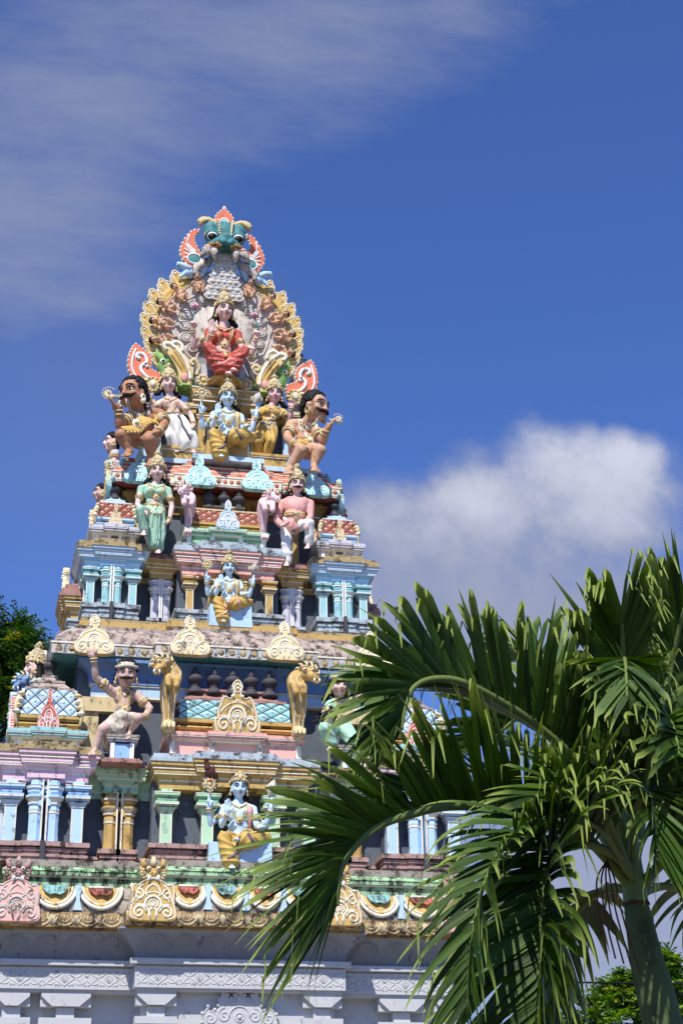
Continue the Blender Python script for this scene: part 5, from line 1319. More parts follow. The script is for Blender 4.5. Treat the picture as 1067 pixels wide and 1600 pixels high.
for k in range(18):   # ring of lotus petals
    a = 2*pi*k/18; c = V((-.01+.57*cos(a), AC.y-.04, 9.87+.57*sin(a))); R = Matrix.Rotation(-a, 3, 'Y')
    mb.ell(c, (.12, .03, .108), 'shell', 10, 6, R=R)
    for q in (.078, .04): mb.tube([c+R @ V((q*1.1*cos(t), -.026, q*sin(t))) for t in [j*pi/5 for j in range(10)]], .007, 'concrete', 4, close=True)
mb.tube([V((-.01+.70*cos(a), AC.y-.03, 9.87+.70*sin(a))) for a in [j*2*pi/40 for j in range(40)]], .022, 'shell', 5, close=True); mb.build('petal_ring', AR)
mb = MB()   # beard of overlapping scales below the monster's jaw
for i in range(7):
    t = i/6; z = 11.12-.70*t; wd = .15+.20*t
    n = 3+i//2
    for j in range(n):
        x = (j-(n-1)/2)*wd*1.5/n-.01; mb.ell((x, AC.y-.13+.03*t, z), (wd*.9/n+.03, .05, .075), 'shell', 9, 6)
    for j in range(n):
        x = (j-(n-1)/2)*wd*1.5/n-.01; hw_ = wd*.9/n+.025
        mb.tube([(x+hw_*cos(a), AC.y-.165+.03*t, z-.01+.07*sin(a)) for a in [radians(q) for q in range(180, 361, 20)]], .010, 'white', 5); mb.ell((x, AC.y-.175+.03*t, z-.02), (hw_*.4, .02, .025), 'paleblue' if (i+j) % 3 == 0 else 'shell', 6, 5)
for s in (-1, 1):
    mb.tube([(s*.17, AC.y-.08, 11.15), (s*.26, AC.y-.08, 10.98), (s*.34, AC.y-.05, 10.8), (s*.42, AC.y-.02, 10.72)], [.05, .06, .05, .03], 'skyblue', 7)
    mb.tube([(s*.25, AC.y-.1, 11.0), (s*.42, AC.y-.1, 10.88), (s*.46, AC.y-.1, 10.78), (s*.35, AC.y-.1, 10.74)], [.08, .07, .06, .03], 'plaster', 7)
mb.build('beard', AR)
for s in (-1, 1):   # blue sea-beasts with trunks at the top of the ring
    mb = MB(); c = V((s*.52, AC.y-.06, 10.80)); mb.ell(c, (.10,.08,.09), 'skyblue'); mb.tube([c+V((s*x, -.03, z)) for x, z in ((.0,.02),(.10,.10),(.18,.12),(.2,.06))], [.06,.05,.04,.025], 'skyblue', 7)
    mb.ell(c+V((-s*.02,-.07,.05)), .03, 'eyewhite', 8, 6); mb.ell(c+V((-s*.02,-.095,.05)), .016, 'black', 6, 5); mb.cap(c+V((s*.08,-.02,-.03)), .035, c+V((s*.14,-.02,-.10)), .02, 'skyblue'); mb.build('sea_beast', AR)
def flame_leaf(s):
    mb = MB(); half = [(0,0),(.20,.02),(.30,.12),(.33,.28),(.28,.45),(.30,.58),(.22,.66),(.22,.78),(.12,.84),(.08,.93),(0,1.)]
    R = [(x*s, z*s) for x, z in crv(half, 3)]; mb.poly(R+[(-x, z) for x, z in R[::-1][1:-1]], -.05, .05, 'clothgold')
    for q in (-1, 1):
        for x, z in R[2::2]: mb.ell((q*x*.97, -.012, z), (.055*s,.055,.06*s), 'cream', 6, 5)
        mb.tube([(q*x*s, -.05, z*s) for x, z in spiral(.13, .32, .11, 1.3, 180, -1, 14)], .028*s, 'sand', 5)
        mb.tube([(q*x*s, -.05, z*s) for x, z in bez((.03,.1),(.02,.5),(.16,.6),(.12,.78),7)], .022*s, 'cream', 5)
    mb.ell((0,-.05,.84*s), .05*s, 'cream', 7, 5); mb.ell((0,-.02,.97*s), (.05*s,.05,.07*s), 'sand', 7, 5)
    return mb.build('flame_leaf', AR)
fl = flame_leaf(.40); first = True
for s in (-1, 1):
    for a, lean, k in ((66, 74, .95), (52, 66, 1.05), (38, 60, 1.05), (25, 55, 1.05), (12, 50, 1.0), (0, 46, 1.0), (-12, 40, .95), (-24, 32, .9), (-35, 22, .85), (-45, 10, .75)):
        o = fl if first else fl.copy()
        if not first: COL.objects.link(o)
        first = False
        ra, rl = radians(a), radians(90-lean); o.location = (s*.95*cos(ra), AC.y+.05+.0012*a, AC.z+.97*sin(ra)-.05); o.rotation_euler = (0, s*rl*.95, 0); o.scale = (k, 1, k)
for s in (-1, 1):
    mb = MB(); P_ = [(s*1.0*cos(radians(a)), AC.y+.02, AC.z+.98*sin(radians(a))) for a in range(-48, 70, 6)]
    mb.tube(P_, .035, 'ochre', 6); mb.tube([(p[0]*1.07, p[1]+.04, AC.z+(p[2]-AC.z)*1.07) for p in P_], .075, 'clothgold', 8, flat=.5)
    
    for k in range(0, 40): 
        a = radians(-48+k*2.9); mb.ell((s*.955*cos(a), AC.y-.03, AC.z+.935*sin(a)), .022, 'sand', 6, 5)
    mb.build('bead_moulding', AR)
# lion mask at the crown of the arch
KM = V((-.02, 1.86, 11.28))
def kp(x, y, z): return KM+V((x*.90, y*.9, z*.92))
mb = MB()
mb.ell(kp(0,.12,.05), (.28,.19,.25), 'x'); mb.cap(kp(-.20,-.04,-.05), .10, kp(0,-.16,-.0), .11, 'x'); mb.cap(kp(.20,-.04,-.05), .10, kp(0,-.16,-.0), .11, 'x'); mb.cap(kp(-.08,-.22,-.06), .055, kp(-.07,-.24,-.09), .05, 'x'); mb.cap(kp(.08,-.22,-.06), .055, kp(.07,-.24,-.09), .05, 'x')
mb.cap(kp(0,-.06,.05), .09, kp(0,.0,.34), .11, 'x'); mb.cap(kp(0,-.22,.03), .07, kp(0,-.2,-.05), .07, 'x')
for q in (-1, 1): mb.cap(kp(q*.22,-.02,.13), .115, kp(q*.235,.0,.30), .12, 'x'); mb.cap(kp(q*.12,-.12,-.12), .07, kp(q*.33,-.02,-.14), .07, 'x')
for k in range(-2, 3): mb.cap(kp(k*.045,-.09,.1), .022, kp(k*.06,-.08,.40), .03, 'x')
mk = mb.remesh('lion_mask', 'tealdark', .012, AR, smooth=3)
for q in (-1, 1):
    mb = MB(); mb.ell(kp(q*.22,-.105,.095), (.08,.05,.075), 'eyewhite'); mb.ell(kp(q*.22,-.135,.072), (.072,.035,.062), 'black'); mb.tube([kp(q*.22+.105*cos(t), -.115, .10+.10*sin(t)) for t in [radians(a) for a in range(10, 171, 20)]], .022, 'tealdark', 6); mb.build('eye', mk)
    mb = MB(); mb.ell(kp(q*.085,-.262,-.075), (.034,.02,.026), 'black', 8, 6); mb.build('nostril', mk)
    mb = MB(); mb.tube([kp(q*x,-.13,z) for x, z in ((.085,.08),(.10,.2),(.105,.32),(.13,.42))], .018, 'goldleaf', 6)
    for k in range(7): mb.ell(kp(q*(.09+.006*k),-.145,.09+.05*k), .016, 'cream', 6, 5)
    mb.build('bead_row', mk)
    mb = MB(); mb.tube([kp(q*.22+.12*cos(t), -.06, .12+.13*sin(t)) for t in [radians(a) for a in range(-10, 191, 20)]], .02, 'ochre', 6)
    mb.tube([kp(q*x,-.02,z) for x, z in ((.13,.1),(.12,.25),(.16,.42),(.28,.47),(.40,.42),(.42,.33))], [.035,.04,.045,.05,.05,.03], 'goldleaf', 7)
    for k in range(9): a = radians(20+k*22); mb.ell(kp(q*(.34+.10*cos(a)),-.03,.38+.10*sin(a)), .034, 'sand', 6, 5)
    mb.build('brow_curl', mk)
    mb = MB(); mb.tube([kp(q*x,y,z) for x, y, z in ((.07,-.2,-.16),(.15,-.2,-.11),(.25,-.15,-.11),(.34,-.05,-.18))], [.03,.045,.045,.03], 'ochredark', 7)
    for k in range(7): mb.ell(kp(q*(.09+.037*k),-.225+.02*k,-.135-.001*k*k), .024, 'cream', 6, 5)
    mb.build('lip', mk)
    for (x0, x1, z1, nm) in ((.19, .17, -.38, 0), (.28, .42, -.36, 1)):
        mb = MB(); mb.tube([kp(q*x0,-.10,-.16), kp(q*(x0*.6+x1*.4),-.14,-.26), kp(q*x1,-.12,z1)], [.075,.065,.012], 'plaster', 9); mb.tube([kp(q*x0,-.10,-.15), kp(q*(x0*.9+x1*.1),-.11,-.19)], .08, 'clothpink', 9); mb.build('tusk', mk)
mb = MB(); half = [(0,0),(.10,.02),(.14,.12),(.13,.22),(.08,.30),(.02,.36),(0,.38)]; R = crv(half, 3); c0 = kp(0,.06,.36)
mb.poly([(c0.x+x, c0.z+z) for x, z in R]+[(c0.x-x, c0.z+z) for x, z in R[::-1][1:-1]], c0.y-.03, c0.y+.03, 'orange')
for q in (-1, 1):
    for x, z in R[1::2]: mb.ell((c0.x+q*x, c0.y, c0.z+z), (.022,.04,.022), 'white', 6, 5)
mb.tube([(c0.x+.055*cos(t), c0.y-.03, c0.z+.13+.055*sin(t)) for t in [k*pi/6 for k in range(12)]], .016, 'white', 5, close=True); mb.ell((c0.x, c0.y-.035, c0.z+.13), (.035,.02,.03), 'turq', 8, 6); mb.ell((c0.x, c0.y, c0.z+.39), (.03,.03,.045), 'cream', 7, 6)
mb.build('flame_crest', mk)
def fin_plate(poly, y, th, m, edge, name, parent, rel=(), patch=None, erow=.05):
    mb = MB(); pl = crv(poly+[poly[0]], 4)[:-1]; mb.poly(pl, y-th/2, y+th/2, m)
    n = len(pl); acc = 0
    for i in range(n):
        a, b = pl[i], pl[(i+1)%n]; acc += math.hypot(b[0]-a[0], b[1]-a[1])
        if acc > erow: mb.ell((b[0], y, b[1]), (erow*.55, th*.6, erow*.55), edge, 6, 5); acc = 0
    for pts, r in rel: mb.tube([(p[0], y-th/2, p[1]) for p in crv(pts, 5)], r, 'white', 5)
    if patch: mb.ell((patch[0], y-th/2, patch[1]), (patch[2], .02, patch[3]), 'tealdark', 12, 8); mb.tube([(patch[0]+patch[2]*1.05*cos(t), y-th/2-.01, patch[1]+patch[3]*1.05*sin(t)) for t in [k*pi/7 for k in range(14)]], .014, 'white', 5, close=True)
    return mb.build(name, parent)
for q in (-1, 1):
    P_ = [(q*x+KM.x, z) for x, z in ((.34,11.22),(.40,11.34),(.44,11.44),(.42,11.55),(.36,11.64),(.46,11.62),(.55,11.50),(.62,11.34),(.64,11.2),(.58,11.05),(.46,10.95),(.38,10.96))]
    rel = [([(q*(.40)+KM.x, 11.08+.03*k), (q*(.48+.01*k)+KM.x, 11.12+.05*k), (q*(.60-.012*k*k*.3)+KM.x, 11.1+.085*k)], .013) for k in range(6)]
    fin_plate(P_, 2.06, .07, 'orange', 'white', 'mask_fin', AR, rel, (q*.43+KM.x, 11.10, .10, .085))
# sea-dragons at the foot of the arch, with flame tails and golden scroll-work
for q in (-1, 1):
    nm = 'sea_dragon'; sg = (lambda x: q*x)
    mb = MB(); Y = 1.96
    mb.chain([(V((q*.50, Y, 8.78)), .10), (V((q*.66, Y, 8.86)), .14), (V((q*.80, Y-.02, 8.98)), .12), (V((q*.88, Y-.04, 9.10)), .09)], 'x')
    mb.chain([(V((q*.88, Y-.05, 9.12)), .085), (V((q*.80, Y-.10, 9.18)), .07), (V((q*.70, Y-.12, 9.18)), .05)], 'x'); mb.chain([(V((q*.86, Y-.06, 9.20)), .08), (V((q*.96, Y, 9.32)), .05), (V((q*.98, Y, 9.42)), .02)], 'x')
    mb.chain([(V((q*.5, Y-.04, 8.80)), .09), (V((q*.42, Y-.06, 8.92)), .07), (V((q*.40, Y-.06, 9.02)), .05)], 'x'); mb.chain([(V((q*.62, Y-.12, 8.80)), .07), (V((q*.58, Y-.2, 8.72)), .055)], 'x')
    for k in (-1, 0, 1): mb.cap(V((q*.58+k*.04, Y-.2, 8.72)), .03, V((q*.55+k*.055, Y-.30, 8.70)), .018, 'x')
    dr = mb.remesh('dragon', 'animalgreen', .014, AR, smooth=2)
    mb = MB(); mb.ell((q*.90, Y-.125, 9.16), (.04,.03,.038), 'eyewhite', 10, 7); mb.ell((q*.895, Y-.148, 9.155), (.022,.018,.022), 'black', 8, 6); mb.build('eye', dr)
    fx = lambda px_, py_: (lambda p: (q*-p.x, p.z))(at(px_, py_, 1.90))
    P_ = [fx(*c) for c in ((247,606),(229,605),(214,598),(205,588),(200.5,573),(202,558),(206,548),(211,540),(217,543),(225,549),(233,557),(236,568),(233,576),(240,582),(250,588))]
    rel = [([fx(*c) for c in ((243,596),(232,594),(222,585),(220,576),(226,572),(230,577))], .030), ([fx(*c) for c in ((227,574),(229,566),(224,557),(215,556),(214,562),(219,563))], .030), ([fx(*c) for c in ((212,592),(206,578),(207,562),(212,548))], .018)]
    fin_plate(P_, 1.90, .12, 'orange', 'white', 'tail_fin', AR, rel)
    mb = MB(); yy = Y-.16
    half = [(q*.48,8.80),(q*.56,8.74),(q*.66,8.80),(q*.68,8.95),(q*.74,9.10),(q*.86,9.28),(q*.93,9.42),(q*.84,9.46),(q*.70,9.40),(q*.58,9.24),(q*.50,9.08),(q*.46,8.95)]
    mb.poly(crv(half+[half[0]], 3)[:-1], yy-.05, yy+.08, 'goldleaf')
    for pts, r, m in (([(q*.50,8.84),(q*.54,9.05),(q*.64,9.24),(q*.80,9.40),(q*.90,9.38),(q*.86,9.30)], .030, 'cream'), ([(q*.60,8.80),(q*.60,8.95),(q*.68,9.1),(q*.78,9.24)], .03, 'clothgold'), ([(q*.56,8.82),(q*.57,9.0),(q*.64,9.15),(q*.74,9.30)], .022, 'ochre'), ([(q*.62,9.30),(q*.64,9.40),(q*.72,9.45),(q*.78,9.40),(q*.74,9.35)], .03, 'cream'),
                      ([(q*.42,8.92),(q*.38,9.06),(q*.44,9.18),(q*.5,9.13),(q*.46,9.08)], .03, 'sand')):
        mb.tube([(p[0], yy-.05, p[1]) for p in crv(pts, 5)], r, m, 6)
    mb.ell((q*.59, yy-.05, 8.87), (.06,.04,.09), 'clothpink', 8, 6); mb.build('scroll_leaf', AR)
    mb = MB(); c = V((q*1.04, 1.80, 8.72)); mb.ell(c, (.11,.06,.12), 'goldleaf', 12, 8); mb.ell(c+V((0,-.06,0)), (.04,.02,.05), 'cream', 8, 6)
    for k in range(12): a = k*pi/6; mb.ell(c+V((.10*cos(a), -.035, .11*sin(a))), .024, 'sand', 6, 5)
    mb.cap(c+V((q*.08,0,.06)), .05, c+V((q*.18,0,.10)), .02, 'goldleaf'); mb.build('paisley_boss', AR)
rebase(AR, (0, 2.05, 8.75))

# ---- cherubs sitting round the halo
def cherub():
    H = .145
    P_ = lambda x, y, z: V((x, y, z))
    arms = [(P_(-.085,0,.205), P_(-.135,-.03,.13), P_(-.10,-.11,.15), P_(-.06,-.14,.17), 'curl'), (P_(.085,0,.205), P_(.135,-.03,.13), P_(.10,-.11,.15), P_(.06,-.14,.17), 'curl')]
    legs = [(P_(-.05,0,.03), P_(-.095,-.12,.06), P_(-.05,-.12,-.07), P_(-.055,-.18,-.09)), (P_(.05,0,.03), P_(.095,-.12,.06), P_(.05,-.12,-.07), P_(.055,-.18,-.09))]
    f = Fig('cherub_statue', 'x', 'cherub', P_(0,-.03,.32), H, (0, -4), P_(0,0,.245), P_(0,0,.03), arms, legs, fat=1.1, belly=.6, vox=.0085)
    f.face(big=1.1, moustache=.6); f.hair('short'); f.necklace(drop=.6, w=.6, r=.05, double=False); f.belt('goldleaf', .07, .1, medal=False)
    return f
ch = cherub().root; first = True
names = {-1: ('uppermost cherub on the left of the halo, below the blue sea-beast', 'second cherub down on the left of the halo', 'third cherub down on the left of the halo', 'fourth cherub down on the left of the halo', 'lowest cherub on the left of the halo, lying almost flat'),
         1: ('uppermost cherub on the right of the halo, below the blue sea-beast', 'second cherub down on the right of the halo', 'third cherub down on the right of the halo', 'fourth cherub down on the right of the halo', 'lowest cherub on the right of the halo, lying almost flat')}
for s in (-1, 1):
    for (x, z, phi), lab in zip(((.36, 10.48, 8), (.575, 10.29, 34), (.71, 10.07, 55), (.765, 9.81, 74), (.75, 9.55, 90)), names[s]):
        o = ch if first else copy_tree(ch)
        first = False
        o.scale = (.74, .74, .74); o.location = (s*x*1.04-.01, AC.y-.08, z); o.rotation_euler = (radians(0), s*radians(phi), 0); tag(o, 'small brown '+lab, 'cherub statue', 'cherubs round the halo')

# ---- rearing lion brackets
def yali(label, mat, body, head, snout, up, y, s, flip=1, horn='cream', group=None, spots=None):
    """body = [(x,z,r)], head and snout = (x,z); real metres; s = head size"""
    root = empty('lion_bracket', (0,0,0), label, 'lion bracket', group)
    mb = MB(); B_ = crv([(x, z, r) for x, z, r in body], 4)
    mb.chain([(V((x, y+.10-.10*min(1, i/len(B_)*1.6), z)), r*1.02) for i, (x, z, r) in enumerate(B_)], 'x')
    h = V((head[0], y-.08, head[1])); sn = V((snout[0], y-.20, snout[1])); d = (sn-h)
    mb.ell(h, (.95*s, .8*s, .9*s), 'x'); mb.cap(h, .6*s, sn, .42*s, 'x'); mb.cap(h-V((0,0,.35*s)), .45*s, sn-V((-d.x*.1,0,.55*s)), .25*s, 'x')
    for q in (-1, 1):
        mb.cap(h+V((q*.5*s, .05*s, .5*s)), .32*s, h+V((q*.85*s, .1*s, 1.15*s)), .14*s, 'x'); mb.ell(h+V((q*.5*s, -.55*s, .35*s)), .36*s, 'x'); mb.ell(sn+V((q*.25*s, -.15*s, .18*s)), .2*s, 'x')
        mb.chain([(V((body[-2][0]+q*.05, y+.0, body[-2][1]-.02)), .055), (V((body[-2][0]+q*.06+d.x*.2, y-.14, body[-2][1]-.12)), .045), (V((body[-2][0]+q*.05+d.x*.3, y-.16, body[-2][1]-.2)), .04)], 'x')
    b = mb.remesh('body', mat, .011, root, smooth=2)
    for q in (-1, 1):
        mb = MB(); c = h+V((q*.5*s, -.82*s, .33*s)); mb.ell(c, .2*s, 'eyewhite', 8, 6); mb.ell(c+V((0,-.14*s,-.03*s)), .12*s, 'black', 8, 6); mb.build('eye', root)
        mb = MB(); mb.tube([h+V((q*.25*s,-.75*s,.7*s)), h+V((q*.55*s,-.7*s,.85*s)), h+V((q*.95*s,-.3*s,.7*s)), h+V((q*1.05*s,0,.3*s))], [.08*s,.12*s,.12*s,.06*s], horn, 6); mb.build('brow_curl', root)
        mb = MB(); mb.tube([sn+V((q*.3*s,-.2*s,-.1*s)), sn+V((q*.36*s,-.3*s,-.4*s)), sn+V((q*.3*s,-.2*s,-.7*s))], [.12*s,.11*s,.02*s], 'white', 6); mb.build('fang', root)
    mb = MB()   # mane and carved rib down the body
    for k in range(7):
        a = radians(10+k*27); mb.ell(h+V((1.2*s*cos(a), .35*s, 1.1*s*sin(a))), (.30*s,.25*s,.32*s), horn, 7, 5); mb.tube([h+V((1.15*s*cos(a), .2*s, 1.05*s*sin(a))), h+V((1.55*s*cos(a), .25*s, 1.5*s*sin(a))), h+V((1.7*s*cos(a+.25), .3*s, 1.95*s*sin(a+.25)))], [.24*s, .2*s, .05*s], 'sand' if k % 2 else horn, 5)
    for q in (-.72, 0, .72):
        pts = []
        for i, (x, z, r) in enumerate(B_[1:-1]):
            yy = y+.10-.10*min(1, (i+1)/len(B_)*1.6); pts.append((x+q*r, yy-r*(1.0 if q == 0 else .72), z))
        mb.tube(pts, .009 if q else .006, spots or horn, 5)
    mb.build('mane', root)
    mb = MB(); x, z, r = body[0]; mb.ell((x, y+.02, z), (r*1.05, r*.9, r*1.0), horn, 10, 8)
    for k in (-.6, 0, .6): mb.cap(V((x+k*r, y-r*.6, z+r*.2)), r*.34, V((x+k*r, y-r*.95, z-r*.4)), r*.24, horn)
    mb.build('paw', root)
    rebase(root, (body[0][0], y+.1, body[0][1]-body[0][2])); return root
for q, side in ((-1, 'left'), (1, 'right')):
    X = lambda x: q*x-.075
    yali('golden horned stucco lion rearing at the %s end of the blue quilted roof' % side, 'ochre', [(X(.80), 3.10, .085), (X(.80), 3.22, .075), (X(.81), 3.42, .10), (X(.79), 3.62, .12), (X(.76), 3.76, .11), (X(.82), 3.84, .09)], (X(.90), 3.83), (X(.985), 3.74), 0, .10, .10, q, 'sand', 'golden lion brackets', 'cream')
    X2 = lambda x: q*x-.06
    yali('pale pink stucco lion rearing at the %s end of the orange quilted roof' % side, 'animalpink', [(X2(.52), 6.10, .055), (X2(.51), 6.26, .05), (X2(.50), 6.42, .075), (X2(.50), 6.54, .085), (X2(.53), 6.64, .08), (X2(.58), 6.67, .06)], (X2(.60), 6.68), (X2(.66), 6.60), 0, 1.02, .078, q, 'animalpink', 'pink lion brackets', 'lotuspink')
yali('blue and grey lion at far left, in front of the crowned woman in profile', 'deepblue', [(-2.62, 3.35, .08), (-2.60, 3.5, .08), (-2.58, 3.65, .10), (-2.56, 3.8, .11), (-2.58, 3.9, .09)], (-2.60, 3.96), (-2.69, 3.86), 0, 1.35, .085, 1, 'paleblue', None, 'paleblue')

# ---- flank bays, seen edge-on at the tower's left and right
def flank_put(o, s):
    o.location = (0, YC, 0); o.rotation_euler.z = s*pi/2
    return o
for s in (-1, 1):
    flank_put(entab(0, -2.62, 2.335, 2.64, .55, .6, 'ochre', .3, .05, 'weathblue', .13).build('entablature', T), s)
    for x in (-.45, .45): flank_put(square_pillar(.135, 1.65, 2.335, 'green', 'cream').build('pillar', T), s).location = (s*2.6, YC+x, 0)
    mb = MB(); mb.strip([(-.55, -2.2), (-.55, -2.66), (.55, -2.66), (.55, -2.2)], base_prof(1.49, .165, 'rosebrown', .05)); flank_put(mb.build('pillar_base', T), s)
    o = shala(0, -2.60, 2.79, .55, 1.0, (.265, .20, .27, .2), 'teal', 'turq', 'charcoal', 'weathred', 'skyblue', 'plaster', .74, 1.05, -2.68, 3, .36, style=2); flank_put(o, s)
    mb = MB(); mb.box(-.5, .5, -2.3, -1.6, 1.4, 2.9, 'slate'); flank_put(mb.build('storey_wall', T), s)
    flank_put(entab(0, -2.03, 5.0, 5.28, .42, .6, 'ochre', .2, .04, 'weathred', .22).build('entablature', T), s)
    mb = MB(); mb.box(-.4, .4, -2.0, -1.2, 4.7, 5.05, 'ochredark'); mb.strip([(-.4, -1.8), (-.4, -2.03), (.4, -2.03), (.4, -1.8)], base_prof(4.83, .17, 'weathblue', .03)); flank_put(mb.build('pillar_base', T), s)
    o = shala(0, -1.85, 5.5, .34, .7, (.20, .12, .2, .14), 'greenbase', 'terra', 'charcoal', 'sand', 'goldleaf', 'cream', .40, .52, -1.93, 2, .28, pils='white'); flank_put(o, s)
    g_ = gable(.36, .44, 'goldleaf', 'cream', 0, .08).build('gable_ornament', T); g_.location = (s*2.10, YC-.05, 5.44); g_.rotation_euler.z = s*pi/2

# ---- two real birds
def bird(label, c, k, mat, rz, pitch, mat2):
    root = empty('pigeon', (0,0,0), label, 'bird')
    mb = MB(); mb.ell((0,0,.10), (.065,.10,.07), 'x', R=Matrix.Rotation(radians(pitch), 3, 'X')); mb.cap(V((0,-.06,.15)), .045, V((0,-.085,.22)), .032, 'x'); mb.ell((0,-.095,.235), (.032,.038,.032), 'x'); mb.cap(V((0,.08,.06)), .04, V((0,.20,.0)), .022, 'x')
    for q in (-.35, 0, .35): mb.cap(V((q*.05,.14,.02)), .016, V((q*.11,.27,-.04)), .014, 'x')
    mb.remesh('body', mat, .008, root, smooth=2)
    for q in (-1, 1):
        w = MB(); w.ell((q*.062,.03,.10), (.022,.12,.05), mat2, 10, 8, R=Matrix.Rotation(radians(pitch-8), 3, 'X')); w.cap(V((q*.05,.1,.07)), .02, V((q*.03,.22,.02)), .008, mat2); w.build('wing', root)
        w = MB(); w.ell((q*.028,-.105,.24), .008, 'black', 6, 5); w.build('eye', root)
        w = MB(); w.cap(V((q*.025,-.0,.05)), .010, V((q*.028,-.01,.0)), .008, 'redleaf'); 
        for d in (-1, 0, 1): w.cap(V((q*.028,-.01,.0)), .006, V((q*.028+d*.018,-.045,-.004)), .004, 'redleaf')
        w.build('leg', root)
    w = MB(); w.cap(V((0,-.125,.232)), .012, V((0,-.152,.222)), .004, 'beak'); w.build('beak', root)
    root.location = c; root.scale = (k, k, k); root.rotation_euler = (0, 0, rz)
bird('reddish brown pigeon perched on the raised discus of the blue deity', (-.375, .05, 2.43), .98, 'birdbrown', -.6, -52, 'birdbrown')
bird('black pigeon with lifted tail beside the crouching woman in green', (1.09, .20, 3.26), .98, 'birdblack', 2.3, -18, 'birdblack')
# ------------------------------------------------------------------ the palm
PALM = empty('palm_tree', (0,0,0), 'tall green palm with arching fronds and a smooth green trunk, right of the temple tower', 'palm tree')
rp = random.Random(11)
tr = [at(1035, 1600, -9), at(1010, 1500, -9), at(993, 1412, -9)]
d0 = (tr[0]-tr[2]).normalized(); foot = V((tr[0].x+.42, -8.95, GROUND))
mb = MB(); P_ = crv([tuple(foot), tuple(foot.lerp(tr[0], .5)+V((.03,0,0))), tuple(tr[0]), tuple(tr[1]), tuple(tr[2])], 8); n = len(P_)
rad = [.16 if i < 8 else (.14 if i < 16 else (.126-.0022*(i-16) if i < 24 else .108-.0038*(i-24))) for i in range(n)]; rad[-1] = .076
mb.tube(P_, rad, 'palmtrunk', 20)
for i in range(0, 16, 1): 
    c = V(P_[i]); mb.tube([c+V((cos(a), sin(a), 0))*(rad[i]+.003) for a in [k*pi/10 for k in range(20)]], .008, 'palmtrunk', 4, close=True)
mb.build('trunk', PALM)
CR = at(986, 1340, -9)
mb = MB(); P_ = crv([tuple(tr[2]), tuple(at(990, 1385, -9)), tuple(at(986, 1340, -9)), tuple(at(982, 1270, -9)), tuple(at(980, 1200, -9))], 5); mb.tube(P_, [.084, .082, .08, .08, .078, .076, .074, .072, .07, .066, .062, .058, .054, .05, .046, .042, .038, .034, .03, .026, .02], 'shaft', 16)
mb.tube([tr[2]+V((cos(a)*.084, sin(a)*.084, .006*sin(5*a))) for a in [k*pi/10 for k in range(20)]], .007, 'strand', 5, close=True)
mb.build('crownshaft', PALM)
def leaflet(mb, b, d, nrm, L, w, droop, hang, bend, rr):
    """one blade: stiff and folded along its midrib, then the tip breaks over and hangs"""
    d = d.normalized(); p = V(b); nseg = 11; st = L/nseg; kink = .64+rr.uniform(-.1, .14); done = False
    side = d.cross(nrm).normalized(); up = side.cross(d)
    tw = rr.uniform(-.5, .5); o = len(mb.v)
    wob = rr.uniform(-.3, .3)
    for i in range(nseg+1):
        t = i/nseg
        if hang: prof_ = min(1, t/.12+.22)*(1-.25*t) if not done else .46*max(.03, (1-t)/(1-kink))**.55
        else: prof_ = min(1, t/.12+.22)*(1 if t < .3 else max(0.02, (1-(t-.3)/.7))**.8)
        ww = w*prof_*.5
        sv = (side*cos(tw*t)+up*sin(tw*t)); uv_ = d.cross(sv)
        fold = .45*ww*(1-.6*t)
        if uv_.z < 0: uv_ = -uv_
        mb.v += [tuple(p-sv*ww+uv_*fold), tuple(p), tuple(p+sv*ww+uv_*fold)]; mb.uv += [(0, t), (.5, t), (1, t)]
        p = p+d*st
        if hang and t > kink and not done:
            d = (d*.25+V((wob, -.15, -1))*.9).normalized() if not done else d; 
            q = d.cross(sv); side = (sv-d*sv.dot(d)).normalized(); up = side.cross(d); done = True
        else:
            d = (d+V((0, 0, -1))*droop*st*(.3+2.2*t*t)+side*wob*.04).normalized()
            side = (side-d*side.dot(d)).normalized(); up = side.cross(d)
    for i in range(nseg):
        a = o+3*i; mb.f += [(a, a+1, a+4, a+3), (a+1, a+2, a+5, a+4)]; mb.m += ['palmleaf']*2; mb.sm += [True]*2
